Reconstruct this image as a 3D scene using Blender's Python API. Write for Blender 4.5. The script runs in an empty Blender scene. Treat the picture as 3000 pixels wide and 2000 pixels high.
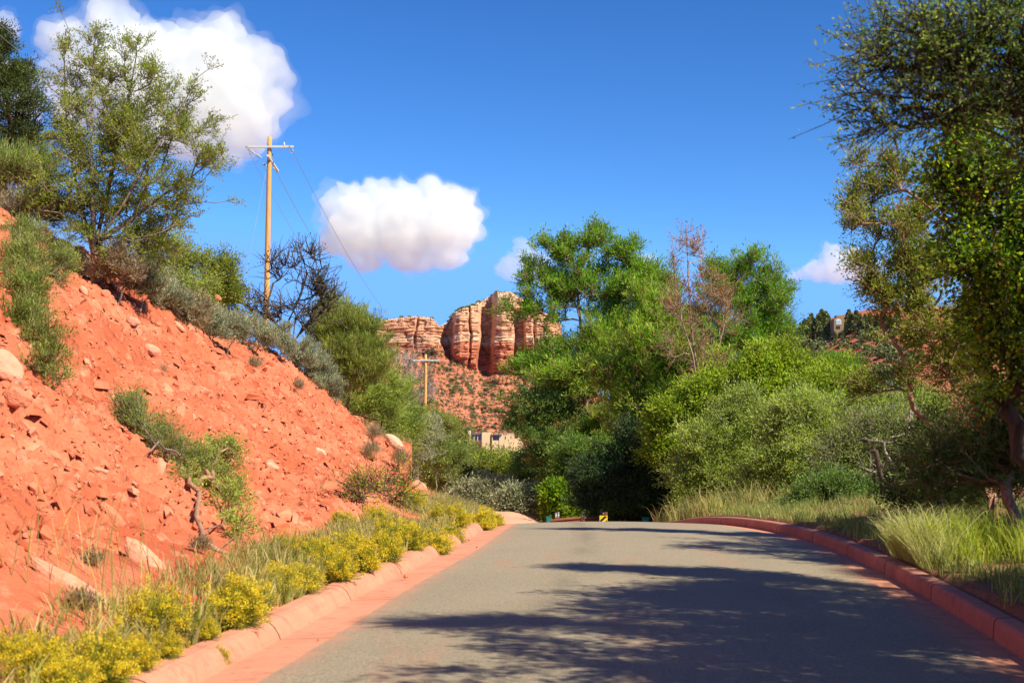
import bpy, math, random
import numpy as np
from mathutils import Vector
# ------------------------------------------------------------------ camera, world, sun, exposure
C = bpy.context.scene
COL = C.collection
FPX = 4167.0                    # focal length in photo pixels (50 mm on a 36 mm sensor, 3000 px wide)
EYE = 1.65
PITCH = math.atan(400 / FPX)
cd = bpy.data.cameras.new('camera'); cam = bpy.data.objects.new('camera', cd); COL.objects.link(cam)
cam.location = (0, 0, EYE); cam.rotation_euler = (math.pi / 2 + PITCH, 0, 0)
cd.lens = 50; cd.sensor_width = 36; cd.clip_start = 0.1; cd.clip_end = 20000
cd.dof.use_dof = True; cd.dof.focus_distance = 70; cd.dof.aperture_fstop = 4.0
C.camera = cam
SUN_EL, SUN_FI = math.radians(43), math.radians(50)      # elevation; angle right of straight behind the camera
SD = Vector((math.sin(SUN_FI) * math.cos(SUN_EL), -math.cos(SUN_FI) * math.cos(SUN_EL), math.sin(SUN_EL)))
sl = bpy.data.lights.new('sun', 'SUN'); sun = bpy.data.objects.new('sun', sl); COL.objects.link(sun)
sl.energy = 4.9; sl.angle = math.radians(0.55); sl.color = (1.0, 0.905, 0.70)
sun.rotation_euler = SD.to_track_quat('Z', 'Y').to_euler(); sun.location = (20, -20, 30)
W = bpy.data.worlds.new('World'); C.world = W; W.use_nodes = True
wn, wl = W.node_tree.nodes, W.node_tree.links
sky = wn.new('ShaderNodeTexSky'); sky.sky_type = 'NISHITA'; sky.sun_disc = False
sky.sun_elevation = SUN_EL; sky.sun_rotation = math.atan2(SD.x, SD.y)
sky.altitude = 1300; sky.air_density = 1.0; sky.dust_density = 0.15; sky.ozone_density = 2.2
hs = wn.new('ShaderNodeHueSaturation'); hs.inputs['Saturation'].default_value = 1.22; hs.inputs['Value'].default_value = 0.166
gm = wn.new('ShaderNodeGamma'); gm.inputs[1].default_value = 1.5; h2_ = wn.new('ShaderNodeHueSaturation'); h2_.inputs['Value'].default_value = 1.18 / 0.12 / 2 ** .8
wl.new(sky.outputs[0], hs.inputs['Color']); wl.new(hs.outputs[0], gm.inputs[0]); cl_ = wn.new('ShaderNodeMix'); cl_.data_type = 'RGBA'; cl_.blend_type = 'DARKEN'; cl_.inputs[0].default_value = 1; cl_.inputs[7].default_value = (.185, .475, 1.1, 1)
wl.new(gm.outputs[0], cl_.inputs[6]); wl.new(cl_.outputs[2], h2_.inputs['Color']); wl.new(h2_.outputs[0], wn['Background'].inputs['Color'])
wn['Background'].inputs['Strength'].default_value = 0.12
C.view_settings.view_transform = 'Standard'; C.view_settings.look = 'None'
C.view_settings.exposure = 0.8; C.view_settings.gamma = 1
C.render.engine = 'CYCLES'
cy = C.cycles
cy.max_bounces = 6; cy.diffuse_bounces = 2; cy.glossy_bounces = 2; cy.transmission_bounces = 4
cy.transparent_max_bounces = 8; cy.caustics_reflective = False; cy.caustics_refractive = False
cy.use_denoising = True
try: cy.denoiser = 'OPENIMAGEDENOISE'
except Exception: pass
cy.use_adaptive_sampling = False
C.render.filter_size = 1.2 if hasattr(C.render, 'filter_size') else 1.2

# ------------------------------------------------------------------ noise
_r = np.random.RandomState(7); _perm = _r.permutation(1024); _perm = np.concatenate([_perm] * 2)
_g = _r.normal(size=(1024, 3)); _g /= np.linalg.norm(_g, axis=1)[:, None]
def pnoise(P):
    P = np.asarray(P, float); i = np.floor(P).astype(int); f = P - i; u = f * f * f * (f * (f * 6 - 15) + 10)
    out = 0
    for dx in (0, 1):
        hx = _perm[(i[:, 0] + dx) & 1023]
        for dy in (0, 1):
            hy = _perm[(hx + i[:, 1] + dy) & 1023]
            for dz in (0, 1):
                g = _g[_perm[(hy + i[:, 2] + dz) & 1023]]
                d = g[:, 0] * (f[:, 0] - dx) + g[:, 1] * (f[:, 1] - dy) + g[:, 2] * (f[:, 2] - dz)
                out = out + d * np.abs(1 - dx - u[:, 0]) * np.abs(1 - dy - u[:, 1]) * np.abs(1 - dz - u[:, 2])
    return out * 1.5
def fbm(P, o=4, gain=.5):
    a = 1; s = 0; P = np.asarray(P, float)
    for k in range(o):
        s = s + a * pnoise(P * 2.03 ** k + 17.3 * k); a *= gain
    return s
def worley(P):                                            # distance to nearest and second nearest feature, and its id
    i = np.floor(P).astype(int); b1 = np.full(len(P), 9.); b2 = b1.copy(); idn = np.zeros(len(P), int)
    for dx in (-1, 0, 1):
        for dy in (-1, 0, 1):
            h = _perm[(_perm[(i[:, 0] + dx) & 1023] + i[:, 1] + dy) & 1023]
            q = np.stack([i[:, 0] + dx + (_perm[h] / 1024.), i[:, 1] + dy + (_perm[(h + 37) & 1023] / 1024.)], 1)
            d = np.hypot(q[:, 0] - P[:, 0], q[:, 1] - P[:, 1])
            m = d < b1; b2 = np.where(m, b1, np.minimum(b2, d)); idn = np.where(m, h, idn); b1 = np.where(m, d, b1)
    return b1, b2, idn
def ss(a, b, x):
    t = np.clip((x - a) / (b - a), 0, 1); return t * t * (3 - 2 * t)

# ------------------------------------------------------------------ mesh and object helpers
def mesh_np(name, V, F, mats=(), mi=None, smooth=False):
    me = bpy.data.meshes.new(name); V = np.asarray(V, np.float32)
    Fs = F if isinstance(F, (list, tuple)) else [F]
    Fs = [np.asarray(f, np.int32) for f in Fs if len(f)]
    nl = sum(f.size for f in Fs); nf = sum(len(f) for f in Fs)
    me.vertices.add(len(V)); me.vertices.foreach_set('co', V.ravel())
    me.loops.add(nl); me.polygons.add(nf)
    me.loops.foreach_set('vertex_index', np.concatenate([f.ravel() for f in Fs]))
    tot = np.concatenate([np.full(len(f), f.shape[1], np.int32) for f in Fs])
    me.polygons.foreach_set('loop_start', np.concatenate([[0], np.cumsum(tot)[:-1]]).astype(np.int32))
    me.polygons.foreach_set('loop_total', tot)
    if mi is not None: me.polygons.foreach_set('material_index', np.asarray(mi, np.int32))
    me.polygons.foreach_set('use_smooth', np.full(nf, smooth, bool))
    me.update(calc_edges=True)
    for m in mats: me.materials.append(m)
    return me
def obj(name, me, parent=None, loc=None):
    o = bpy.data.objects.new(name, me); COL.objects.link(o)
    if parent is not None: o.parent = parent
    if loc is not None: o.location = loc
    return o
def tag(o, label=None, cat=None, group=None, kind=None):
    if label: o['label'] = label
    if cat: o['category'] = cat
    if group: o['group'] = group
    if kind: o['kind'] = kind
    return o
def thing(name, label, cat, loc=(0, 0, 0), group=None):
    o = bpy.data.objects.new(name, None); COL.objects.link(o); o.location = loc; o.empty_display_size = .3
    return tag(o, label, cat, group)
def dup(root, loc, rotz=0, scale=1, label=None, group=None):
    r = root.copy(); COL.objects.link(r); r.location = loc; r.rotation_euler = (0, 0, rotz)
    r.scale = (scale,) * 3 if not isinstance(scale, tuple) else scale
    if label: r['label'] = label
    if group: r['group'] = group
    for ch in list(root.children):
        c = ch.copy(); COL.objects.link(c); c.parent = r
    return r
def pxray(px, py):
    v = Vector(((px - 1500) / FPX, 1, (1000 - py) / FPX))
    c, s = math.cos(PITCH), math.sin(PITCH)
    return Vector((v.x, v.y * c - v.z * s, v.y * s + v.z * c))
def P(px, py, d):                                          # point at depth d (metres north of the camera)
    r = pxray(px, py); k = d / r.y
    return Vector((r.x * k, d, EYE + r.z * k))
def m_per_px(d): return d / FPX
class MB:                                                  # a small mesh collector
    def __init__(s): s.v = []; s.f = []; s.n = 0; s.q = []
    def add(s, V, F):
        V = np.asarray(V, float); s.v.append(V)
        for f in F: s.f.append([i + s.n for i in f])
        s.n += len(V)
    def box(s, c, sz, rz=0, ax=None):
        x, y, z = [a / 2 for a in sz]
        V = np.array([[i, j, k] for k in (-z, z) for j in (-y, y) for i in (-x, x)])
        if rz: c_, s_ = math.cos(rz), math.sin(rz); V = V @ np.array([[c_, s_, 0], [-s_, c_, 0], [0, 0, 1]])
        s.add(V + np.array(c), [(0, 2, 3, 1), (4, 5, 7, 6), (0, 1, 5, 4), (2, 6, 7, 3), (0, 4, 6, 2), (1, 3, 7, 5)])
    def tube(s, pts, rad, n=10, cap=True):
        pts = np.asarray(pts, float); m = len(pts); rad = np.full(m, rad) if np.isscalar(rad) else np.asarray(rad)
        t = np.gradient(pts, axis=0) if m > 2 else np.repeat((pts[1:] - pts[:-1]), 2, 0)
        t /= np.linalg.norm(t, axis=1)[:, None] + 1e-12
        ref = np.array([1, 0, 0.]) if abs(t[0, 0]) < .8 else np.array([0, 1., 0])
        a = np.cross(t, ref); a /= np.linalg.norm(a, axis=1)[:, None]; b = np.cross(t, a)
        th = np.arange(n) / n * 2 * math.pi
        V = pts[:, None] + rad[:, None, None] * (a[:, None] * np.cos(th)[None, :, None] + b[:, None] * np.sin(th)[None, :, None])
        F = [(k * n + i, k * n + (i + 1) % n, (k + 1) * n + (i + 1) % n, (k + 1) * n + i) for k in range(m - 1) for i in range(n)]
        if cap: F += [tuple(range(n - 1, -1, -1)), tuple((m - 1) * n + i for i in range(n))]
        s.add(V.reshape(-1, 3), F)
    def build(s, name, mat, parent=None, smooth=False, bevel=0, loc=None):
        me = bpy.data.meshes.new(name); me.from_pydata(np.concatenate(s.v).tolist(), [], s.f); me.update()
        for m in (mat if isinstance(mat, (list, tuple)) else [mat]): me.materials.append(m)
        if smooth: me.polygons.foreach_set('use_smooth', [True] * len(me.polygons))
        o = obj(name, me, parent, loc)
        if bevel:
            b = o.modifiers.new('bevel', 'BEVEL'); b.width = bevel; b.segments = 2; b.limit_method = 'ANGLE'
        return o

# ------------------------------------------------------------------ materials
class N:
    def __init__(s, name, rough=.85, spec=.3):
        s.m = bpy.data.materials.new(name); s.m.use_nodes = True; s.t = s.m.node_tree; s.b = s.t.nodes['Principled BSDF']
        s.b.inputs['Roughness'].default_value = rough; s.b.inputs['Specular IOR Level'].default_value = spec
    def nd(s, typ, **kw):
        n = s.t.nodes.new('ShaderNode' + typ)
        for k, v in kw.items(): setattr(n, k, v)
        return n
    def inp(s, sock, v):
        if isinstance(v, bpy.types.NodeSocket): s.t.links.new(v, sock)
        elif isinstance(v, (tuple, list)) and len(v) == 3 and sock.type == 'RGBA': sock.default_value = (*v, 1)
        else: sock.default_value = v
    def co(s, sc=(1, 1, 1), geo=False, rot=(0, 0, 0)):
        t = s.nd('NewGeometry').outputs['Position'] if geo else s.nd('TexCoord').outputs['Object']
        mp = s.nd('Mapping'); mp.inputs['Scale'].default_value = sc if isinstance(sc, tuple) else (sc,) * 3
        mp.inputs['Rotation'].default_value = rot
        s.t.links.new(t, mp.inputs[0]); return mp.outputs[0]
    def noise(s, vec, scale, detail=4, rough=.6, dist=0):
        n = s.nd('TexNoise'); s.inp(n.inputs['Vector'], vec); n.inputs['Scale'].default_value = scale
        n.inputs['Detail'].default_value = detail; n.inputs['Roughness'].default_value = rough; n.inputs['Distortion'].default_value = dist
        return n.outputs['Fac']
    def vor(s, vec, scale, feature='F1', out='Distance'):
        n = s.nd('TexVoronoi', feature=feature); s.inp(n.inputs['Vector'], vec); n.inputs['Scale'].default_value = scale
        return n.outputs[out]
    def ramp(s, fac, stops):
        n = s.nd('ValToRGB'); s.inp(n.inputs[0], fac); e = n.color_ramp.elements
        while len(e) < len(stops): e.new(.5)
        for el, (p, c) in zip(e, stops): el.position = p; el.color = (*c, 1) if isinstance(c, (tuple, list)) else (c, c, c, 1)
        return n.outputs[0]
    def mix(s, f, a, b, mode='MIX'):
        n = s.nd('Mix', data_type='RGBA', blend_type=mode); s.inp(n.inputs[0], f); s.inp(n.inputs[6], a); s.inp(n.inputs[7], b)
        return n.outputs[2]
    def math(s, op, a, b=0.0, clamp=False):
        n = s.nd('Math', operation=op, use_clamp=clamp); s.inp(n.inputs[0], a); s.inp(n.inputs[1], b); return n.outputs[0]
    def bump(s, h, dist=.02, strength=.6):
        n = s.nd('Bump'); s.inp(n.inputs['Height'], h); n.inputs['Distance'].default_value = dist; n.inputs['Strength'].default_value = strength
        s.t.links.new(n.outputs[0], s.b.inputs['Normal'])
    def base(s, c): s.inp(s.b.inputs['Base Color'], c); return s.m
def simple(name, c, rough=.6, metal=0, var=.15, scale=8, bump=0):
    n = N(name, rough); f = n.noise(n.co(), scale, 5)
    n.base(n.mix(f, tuple(x * (1 - var) for x in c), tuple(min(1, x * (1 + var)) for x in c)))
    n.b.inputs['Metallic'].default_value = metal
    if bump: n.bump(f, bump, .5)
    return n.m
def leafmat(name, cols, trans=.45, rough=.55, clump=1.2, dark=.62):
    n = N(name, rough, .25); g = n.nd('NewGeometry').outputs['Random Per Island']
    k = len(cols) - 1
    c = n.ramp(g, [(i / max(k, 1), cc) for i, cc in enumerate(cols)])
    f = n.noise(n.co(), clump, 3)
    c2 = n.mix(n.ramp(f, [(.35, 0.), (.65, 1.)]), tuple([dark] * 3), (1.15, 1.15, 1.15))
    c = n.mix(1.0, c, c2, 'MULTIPLY'); n.base(c)
    tr = n.nd('BsdfTranslucent'); n.inp(tr.inputs['Color'], n.mix(1.0, c, (1.35, 1.5, .7), 'MULTIPLY'))
    mx = n.nd('MixShader'); mx.inputs[0].default_value = min(.55, trans * 1.25)
    n.t.links.new(n.b.outputs[0], mx.inputs[1]); n.t.links.new(tr.outputs[0], mx.inputs[2])
    n.t.links.new(mx.outputs[0], n.t.nodes['Material Output'].inputs[0]); return n.m
def barkmat(name, a, b, sc=1.0):
    n = N(name, .9, .2); v = n.co((6 * sc, 6 * sc, 1.2 * sc)); f = n.noise(v, 3, 6, .7)
    n.base(n.mix(n.ramp(f, [(.35, 0.), (.62, 1.)]), a, b)); n.bump(f, .03, .8); return n.m

RED1, RED2, RED3 = (.565, .172, .090), (.43, .098, .045), (.72, .31, .19)
def soil():
    n = N('red_soil', .95, .15); v = n.co(1.0, True)
    a = n.noise(v, .35, 5, .6); b = n.noise(v, 3.2, 6, .7); c = n.noise(v, 22, 4, .7)
    col = n.mix(n.ramp(a, [(.35, 0.), (.65, 1.)]), RED2, RED1)
    ly = n.noise(n.co((.25, .12, 1.3), True, (.25, .1, 0)), 1.2, 4, .6); col = n.mix(n.ramp(ly, [(.5, 0.), (.62, .55)]), col, (.64, .235, .135)); rl = n.noise(n.co((.3, 1.7, .3), True), 1.5, 4, .6); col = n.mix(n.ramp(rl, [(.52, 0.), (.66, .45)]), col, (.40, .085, .04))
    col = n.mix(n.ramp(b, [(.54, 0.), (.70, .75)]), col, RED3)
    col = n.mix(n.ramp(c, [(.3, .35), (.5, 0.)]), col, (.40, .09, .045))
    cr = n.vor(v, 9, 'DISTANCE_TO_EDGE'); h = n.math('ADD', n.math('MULTIPLY', b, 1.4), n.math('MULTIPLY', c, .5))
    n.bump(h, .05, .9)
    return n.base(col)
M_SOIL = soil()
def ground_mat():
    n = N('dry_ground', .95, .1); v = n.co(1.0, True)
    a = n.noise(v, .12, 6, .7); b = n.noise(v, .6, 6, .75)
    red = n.mix(b, (.40, .10, .045), (.50, .18, .10)); gr = n.mix(b, (.13, .12, .06), (.22, .19, .10))
    sp = n.nd('SeparateXYZ'); n.inp(sp.inputs[0], v); hl = n.math('MULTIPLY', n.math('GREATER_THAN', sp.outputs[0], 30 * 1.0), n.math('GREATER_THAN', sp.outputs[1], 230.)); a = n.math('SUBTRACT', a, n.math('MULTIPLY', hl, .14))
    n.bump(b, .4, .8); return n.base(n.mix(n.ramp(a, [(.4, 0.), (.6, .9)]), red, gr))
M_GROUND = ground_mat()
def litter_mat():
    n = N('leaf_litter_ground', .95, .1); v = n.co(1.0, True); a = n.noise(v, 1.2, 5, .6); b = n.noise(v, 14, 5, .7)
    col = n.mix(n.ramp(b, [(.35, 0.), (.65, 1.)]), (.13, .075, .04), (.30, .19, .10)); col = n.mix(n.ramp(a, [(.45, 0.), (.7, .8)]), col, (.38, .13, .07))
    sp = n.nd('SeparateXYZ'); n.inp(sp.inputs[0], v); far = n.math('MULTIPLY', n.math('GREATER_THAN', sp.outputs[1], 58.5), n.math('LESS_THAN', sp.outputs[0], 4.))
    col = n.mix(far, col, n.mix(b, (.60, .27, .17), (.66, .36, .25)))
    n.bump(b, .04, .8); return n.base(col)
M_LITTER = litter_mat()

# ------------------------------------------------------------------ the lie of the land
def zroad(Y):
    Y = np.asarray(Y, float); a = .02357 * Y
    b = .02357 * Y - .00229 * (Y - 24) ** 2
    c = .3568 - .0497 * (Y - 40)
    z = np.where(Y < 24, a, np.where(Y < 40, b, c))
    return np.where(Y > 85, .3568 - .0497 * 45, z)
_Y = [-10, 0, 5, 9.9, 10.6, 13.4, 16.6, 20, 23.9, 28, 34, 40, 46, 52, 60, 70, 85]
_XL = [-3.0, -2.6, -2.2, -1.8, -1.71, -1.45, -1.19, -.8, -.42, -.15, .1, .15, .05, -.8, -8, -22, -40]
_XR = [1.9, 2.6, 3.0, 3.47, 3.56, 3.92, 4.28, 4.58, 4.84, 4.76, 4.55, 4.5, 4.4, 3.2, -4, -18, -36]
def smooth_interp(Y, xs, ys):
    Y = np.asarray(Y, float); return sum(np.interp(Y + o, xs, ys) for o in (-1.6, -.8, 0, .8, 1.6)) / 5
def XL(Y): return smooth_interp(Y, _Y, _XL)
def XR(Y): return smooth_interp(Y, _Y, _XR)
GW_L, KW_L, GW_R, KW_R, KH = .44, .27, .34, .18, .15
_cY = [0, 20, 27, 30.5, 34, 40, 46, 50, 52, 53, 54, 55, 56, 58, 60]
_cX = [-9.4, -9.6, -9.7, -9.1, -8.9, -8.5, -8.1, -7.3, -6.1, -5.2, -3.8, -2.85, -2.5, -3.6, -5]
_cZ = [6.2, 6.5, 6.6, 6.3, 5.95, 5.66, 5.75, 5.2, 3.95, 3.4, 2.95, 2.2, 1.45, .7, .3]
def base_h(X, Y):
    z = np.interp(Y, [-60, 0, 24, 40, 60, 80, 105, 150, 300, 600, 900, 1100, 4000], [-1.2, 0, .57, .36, -.64, -1.9, -1.6, .2, 5.2, 13, 22, 30, 60])
    A = np.interp(Y, [0, 50, 72, 130, 200, 400], [9, 9, 8.8, 6, 8, 10]); Xs = np.interp(Y, [0, 60, 72, 130, 300], [0, -2, -2.5, -4, -4]); Wd = np.interp(Y, [0, 72, 130, 300], [14, 14, 22, 50])
    z = z + A * ss(0, 1, (Xs - X) / Wd)
    z = z + 46 * ss(25, 128, X) * ss(420, 250, X) * np.exp(-((Y - 640) / 200) ** 2 / 2) + 18 * ss(30, 110, X) * ss(420, 250, X) * np.exp(-((Y - 420) / 110) ** 2 / 2)
    z = z + 1.05 * ss(3.4, -.5, X) * np.exp(-((Y - 63.5) / 3.5) ** 2) * ss(-22, -8, X)
    z = z + .5 * ss(0, 8, X - 6) * (Y < 60)
    return z
def G(X, Y):
    X = np.asarray(X, float); Y = np.asarray(Y, float); zr = zroad(Y)
    xl, xr = XL(Y) - GW_L - KW_L, XR(Y) + GW_R + KW_R
    # left of the road: verge, cut face, hillside above the crest
    toe = xl - 1.15 - .35 * np.sin(Y * .35) + .75 * ss(46, 53, Y); xc = np.interp(Y, _cY, _cX); zc = np.interp(Y, _cY, _cZ)
    zt = zr + KH + .28
    ver = zr + KH + .28 * np.clip((xl - X) / np.maximum(xl - toe, .1), 0, 1)
    f = np.clip((toe - X) / np.maximum(toe - xc, .3), 0, 1)
    face = zt + (zc - zt) * (f - .10 * np.sin(f * math.pi) - .03 * np.sin(2 * math.pi * f))
    m = np.interp(Y, [0, 30, 45, 55], [.62, .55, .30, .05]); dx = np.maximum(xc - X, 0)
    top = zc + m * 7 * (1 - np.exp(-dx / 7))
    left = np.where(X > toe, ver, np.where(X > xc, face, top))
    bh = base_h(X, Y)
    bl = ss(56, 64, Y)
    left = left * (1 - bl) + np.where(X < xl, np.minimum(bh, np.maximum(zr + .1, zr + .1 + (xl - X) * .75)), zr) * bl
    far = ss(16, 40, -X) ; left = left * (1 - far * .3) + bh * far * .3
    right = zr + KH + .06 + .33 * ss(0, 3.5, X - xr) + .25 * ss(3, 12, X - xr)
    right = right + (bh - right) * np.maximum(ss(40, 54, Y), ss(14, 40, X))
    z = np.where(X < xl, left, np.where(X > xr, right, zr))
    z = np.where((Y > 84), bh, z)
    return z
def g1(x, y): return float(G(np.array([x]), np.array([y]))[0])
def hit(px, py, lo=6, hi=400):                             # where a line of sight meets the ground
    r = pxray(px, py); ds = np.concatenate([np.arange(lo, 90, .05), np.arange(90, hi, .5)])
    x = r.x / r.y * ds; z = EYE + r.z / r.y * ds; g = G(x, ds); i = np.argmax(g > z)
    if not (g > z).any(): return P(px, py, 40)
    return Vector((x[i], ds[i], g[i]))
def grid_mesh(X, Y, Z, name, mats, smooth=True, keep=None):
    ny, nx = X.shape; V = np.stack([X, Y, Z], -1).reshape(-1, 3)
    i = np.arange(ny - 1)[:, None] * nx + np.arange(nx - 1)[None]; F = np.stack([i, i + 1, i + nx + 1, i + nx], -1).reshape(-1, 4)
    if keep is not None: F = F[keep.reshape(-1)]
    return mesh_np(name, V, F, mats, smooth=smooth)

# far ground: one sheet to the horizon, lowered beneath the finer sheets near the road
xs = np.concatenate([-np.geomspace(6000, 30, 50), np.arange(-28, 30, 1.0), np.geomspace(30, 6000, 60)])
ys = np.concatenate([-np.geomspace(3000, 20, 14), np.arange(-18, 100, 1.0), np.geomspace(100, 9000, 110)])
X, Y = np.meshgrid(xs, ys); Z = G(X.ravel(), Y.ravel()).reshape(X.shape)
Pn = np.stack([X.ravel() / 14, Y.ravel() / 14, np.zeros(X.size)], 1); am = np.clip((Y.ravel() - 60) / 200, 0, 1)
Z = Z + (fbm(Pn, 4) * am * 1.3).reshape(X.shape)
EMBPX = None
near = ss(31, 26, np.abs(X)) * ss(98, 88, Y) * ss(-16, -10, Y); Z = Z - near * .9
tag(obj('ground', grid_mesh(X, Y, Z, 'ground', [M_GROUND])), 'red and tan scrub ground running to the foot of the rocks', kind='structure')

# road, gutters, kerbs
def asphalt():
    n = N('asphalt', .85, .25); v = n.co(1.0, True); at = n.nd('Attribute', attribute_name='across').outputs['Fac']
    a = n.noise(v, .5, 5, .6); b = n.noise(v, 120, 3, .7); c = n.vor(v, 42); gr_ = n.noise(v, 38, 3, .8); d = n.noise(n.co((1.4, .25, 1), True), 1.0, 4)
    col = n.mix(n.ramp(a, [(.3, 0.), (.7, 1.)]), (.205, .172, .120), (.262, .222, .158))
    col = n.mix(n.ramp(b, [(.35, .0), (.75, .8)]), col, (.40, .34, .25)); col = n.mix(n.ramp(c, [(.0, .45), (.35, 0.)]), col, (.06, .052, .042))
    col = n.mix(n.ramp(d, [(.56, 0.), (.72, .45)]), col, (.40, .20, .13))
    col = n.mix(1.0, col, n.mix(n.ramp(gr_, [(.36, 0.), (.64, 1.)]), (.68, .68, .68), (1.34, 1.33, 1.30)), 'MULTIPLY')
    for c0, w0 in ((.2, .055), (.43, .05), (.62, .05), (.84, .055)):
        tr = n.math('SUBTRACT', 1.0, n.math('DIVIDE', n.math('ABSOLUTE', n.math('SUBTRACT', n.math('ADD', at, n.math('MULTIPLY', n.noise(v, .3, 2), .04)), c0 + .02)), w0), True); col = n.mix(n.math('MULTIPLY', tr, .30), col, (.29, .25, .18))
    oil = n.math('SUBTRACT', 1.0, n.math('DIVIDE', n.math('ABSOLUTE', n.math('SUBTRACT', at, .32)), .06), True); col = n.mix(n.math('MULTIPLY', n.math('MULTIPLY', oil, n.ramp(n.noise(n.co((1, .3, 1), True), 1.1, 4), [(.42, 0.), (.6, 1.)])), .35), col, (.09, .08, .065))
    ed = n.math('SUBTRACT', 1.0, n.math('DIVIDE', n.math('MINIMUM', at, n.math('SUBTRACT', 1.0, at)), .06), True); dn_ = n.noise(v, 3.0, 6, .75); col = n.mix(n.math('MULTIPLY', n.math('POWER', ed, 1.5), n.ramp(dn_, [(.38, .1), (.62, 1.)])), col, (.50, .23, .15))
    pt = n.ramp(n.noise(n.co((.5, 2.2, 1), True), .55, 4, .6), [(.66, 0.), (.70, .75)]); col = n.mix(n.math('MULTIPLY', pt, n.ramp(n.noise(v, 6, 5, .7), [(.4, 0.), (.6, 1.)])), col, (.46, .21, .14))
    ck = n.vor(n.co((.55, .16, 1), True), 1.0, 'DISTANCE_TO_EDGE'); wv = n.noise(v, 2.5, 5); col = n.mix(n.math('MULTIPLY', n.math('LESS_THAN', n.math('ADD', ck, n.math('MULTIPLY', wv, .02)), .0125), .0), col, (.03, .028, .025))
    n.bump(b, .008, .8); return n.base(col)
M_ASPH = asphalt()
def concrete(name, a, b):
    n = N(name, .9, .2); v = n.co(1.0, True); f = n.noise(v, 1.3, 6, .65); g = n.noise(v, 30, 4, .7)
    col = n.mix(n.ramp(f, [(.3, 0.), (.7, 1.)]), a, b); col = n.mix(n.ramp(g, [(.3, .3), (.5, 0.)]), col, tuple(x * .7 for x in a)); sp = n.nd('SeparateXYZ'); n.inp(sp.inputs[0], v); fr = n.math('FRACT', n.math('DIVIDE', n.math('ADD', sp.outputs[1], 12.0), 3.05)); jt = n.math('LESS_THAN', fr, .008)
    h3_ = n.noise(v, 4.5, 6, .75); col = n.mix(n.ramp(h3_, [(.52, 0.), (.66, .55)]), col, tuple(x * .62 for x in a)); col = n.mix(n.math('MULTIPLY', jt, .7), col, (.10, .04, .03))
    n.bump(g, .006, .6); return n.base(col)
M_GUT = concrete('dusty_gutter_concrete', (.52, .215, .13), (.61, .285, .185))
M_KERB = concrete('red_kerb_concrete', (.40, .16, .115), (.52, .235, .17))
M_KERBL = concrete('dusty_red_kerb', (.50, .205, .13), (.58, .27, .175))
yy = np.arange(-12, 86, .4)
def ribbon(name, offs, mat, label):                        # offs: list of (x array, z array) across the strip
    X = np.stack([o[0] for o in offs], 1); Z = np.stack([o[1] for o in offs], 1); Yg = np.repeat(yy_[:, None], X.shape[1], 1)
    return tag(obj(name, grid_mesh(X, Yg, Z, name, [mat], smooth=True)), label, kind='structure')
yy_ = yy; xl, xr, zr = XL(yy), XR(yy), zroad(yy)
crown = [(xl * (1 - t) + xr * t, zr + .05 * math.sin(math.pi * t) + .0) for t in np.linspace(0, 1, 13)]
# ragged dust line: asphalt edge laid over the gutter pan
_rd = ribbon('road', crown, M_ASPH, 'worn grey brown asphalt lane rising over a crest')
_at = _rd.data.attributes.new('across', 'FLOAT', 'POINT'); _at.data.foreach_set('value', np.tile(np.linspace(0, 1, 13), len(yy)).astype(np.float32))
ribbon('gutter', [(xl - GW_L - .02, zr - .02), (xl - .2, zr - .012), (xl + .06, zr - .004)], M_GUT, 'pink dusty concrete gutter along the left edge of the road')
ribbon('gutter', [(xr - .06, zr - .004), (xr + .2, zr - .012), (xr + GW_R + .02, zr - .02)], M_GUT, 'pink concrete gutter along the right edge of the road')
def kerb(side, name, prof, mat, label):
    V = []; F = []; n = len(prof); seg = 3.05; y = -12.; base = 0
    while y < 84:
        st = np.linspace(y + .014, y + seg - .014, 8); e = XL(st) - GW_L if side < 0 else XR(st) + GW_R; z = zroad(st)
        for k in range(len(st)):
            for (u, h) in prof: V.append((e[k] + side * u, st[k], z[k] + h))
        for k in range(len(st) - 1):
            for i in range(n - 1):
                a = base + k * n + i; q = (a, a + 1, a + n + 1, a + n); F.append(q if side > 0 else q[::-1])
        F.append(tuple(base + i for i in range(n))); F.append(tuple(base + (len(st) - 1) * n + i for i in range(n - 1, -1, -1)))
        base += len(st) * n; y += seg
    me = bpy.data.meshes.new(name); me.from_pydata(V, [], F); me.update(); me.materials.append(mat)
    return tag(obj(name, me), label, kind='structure')
kerb(-1, 'kerb', [(0, -.03), (.02, .02), (.06, .085), (.10, .12), (.15, .138), (KW_L, .142), (KW_L + .05, -.1)], M_KERBL, 'low rolled dusty pink concrete kerb below the rabbitbrush')
kerb(1, 'kerb', [(0, -.03), (.012, .10), (.022, .138), (.04, .156), (.07, .163), (KW_R, .166), (KW_R + .02, -.1)], M_KERB, 'upright red concrete kerb curving along the right side of the road')

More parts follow.
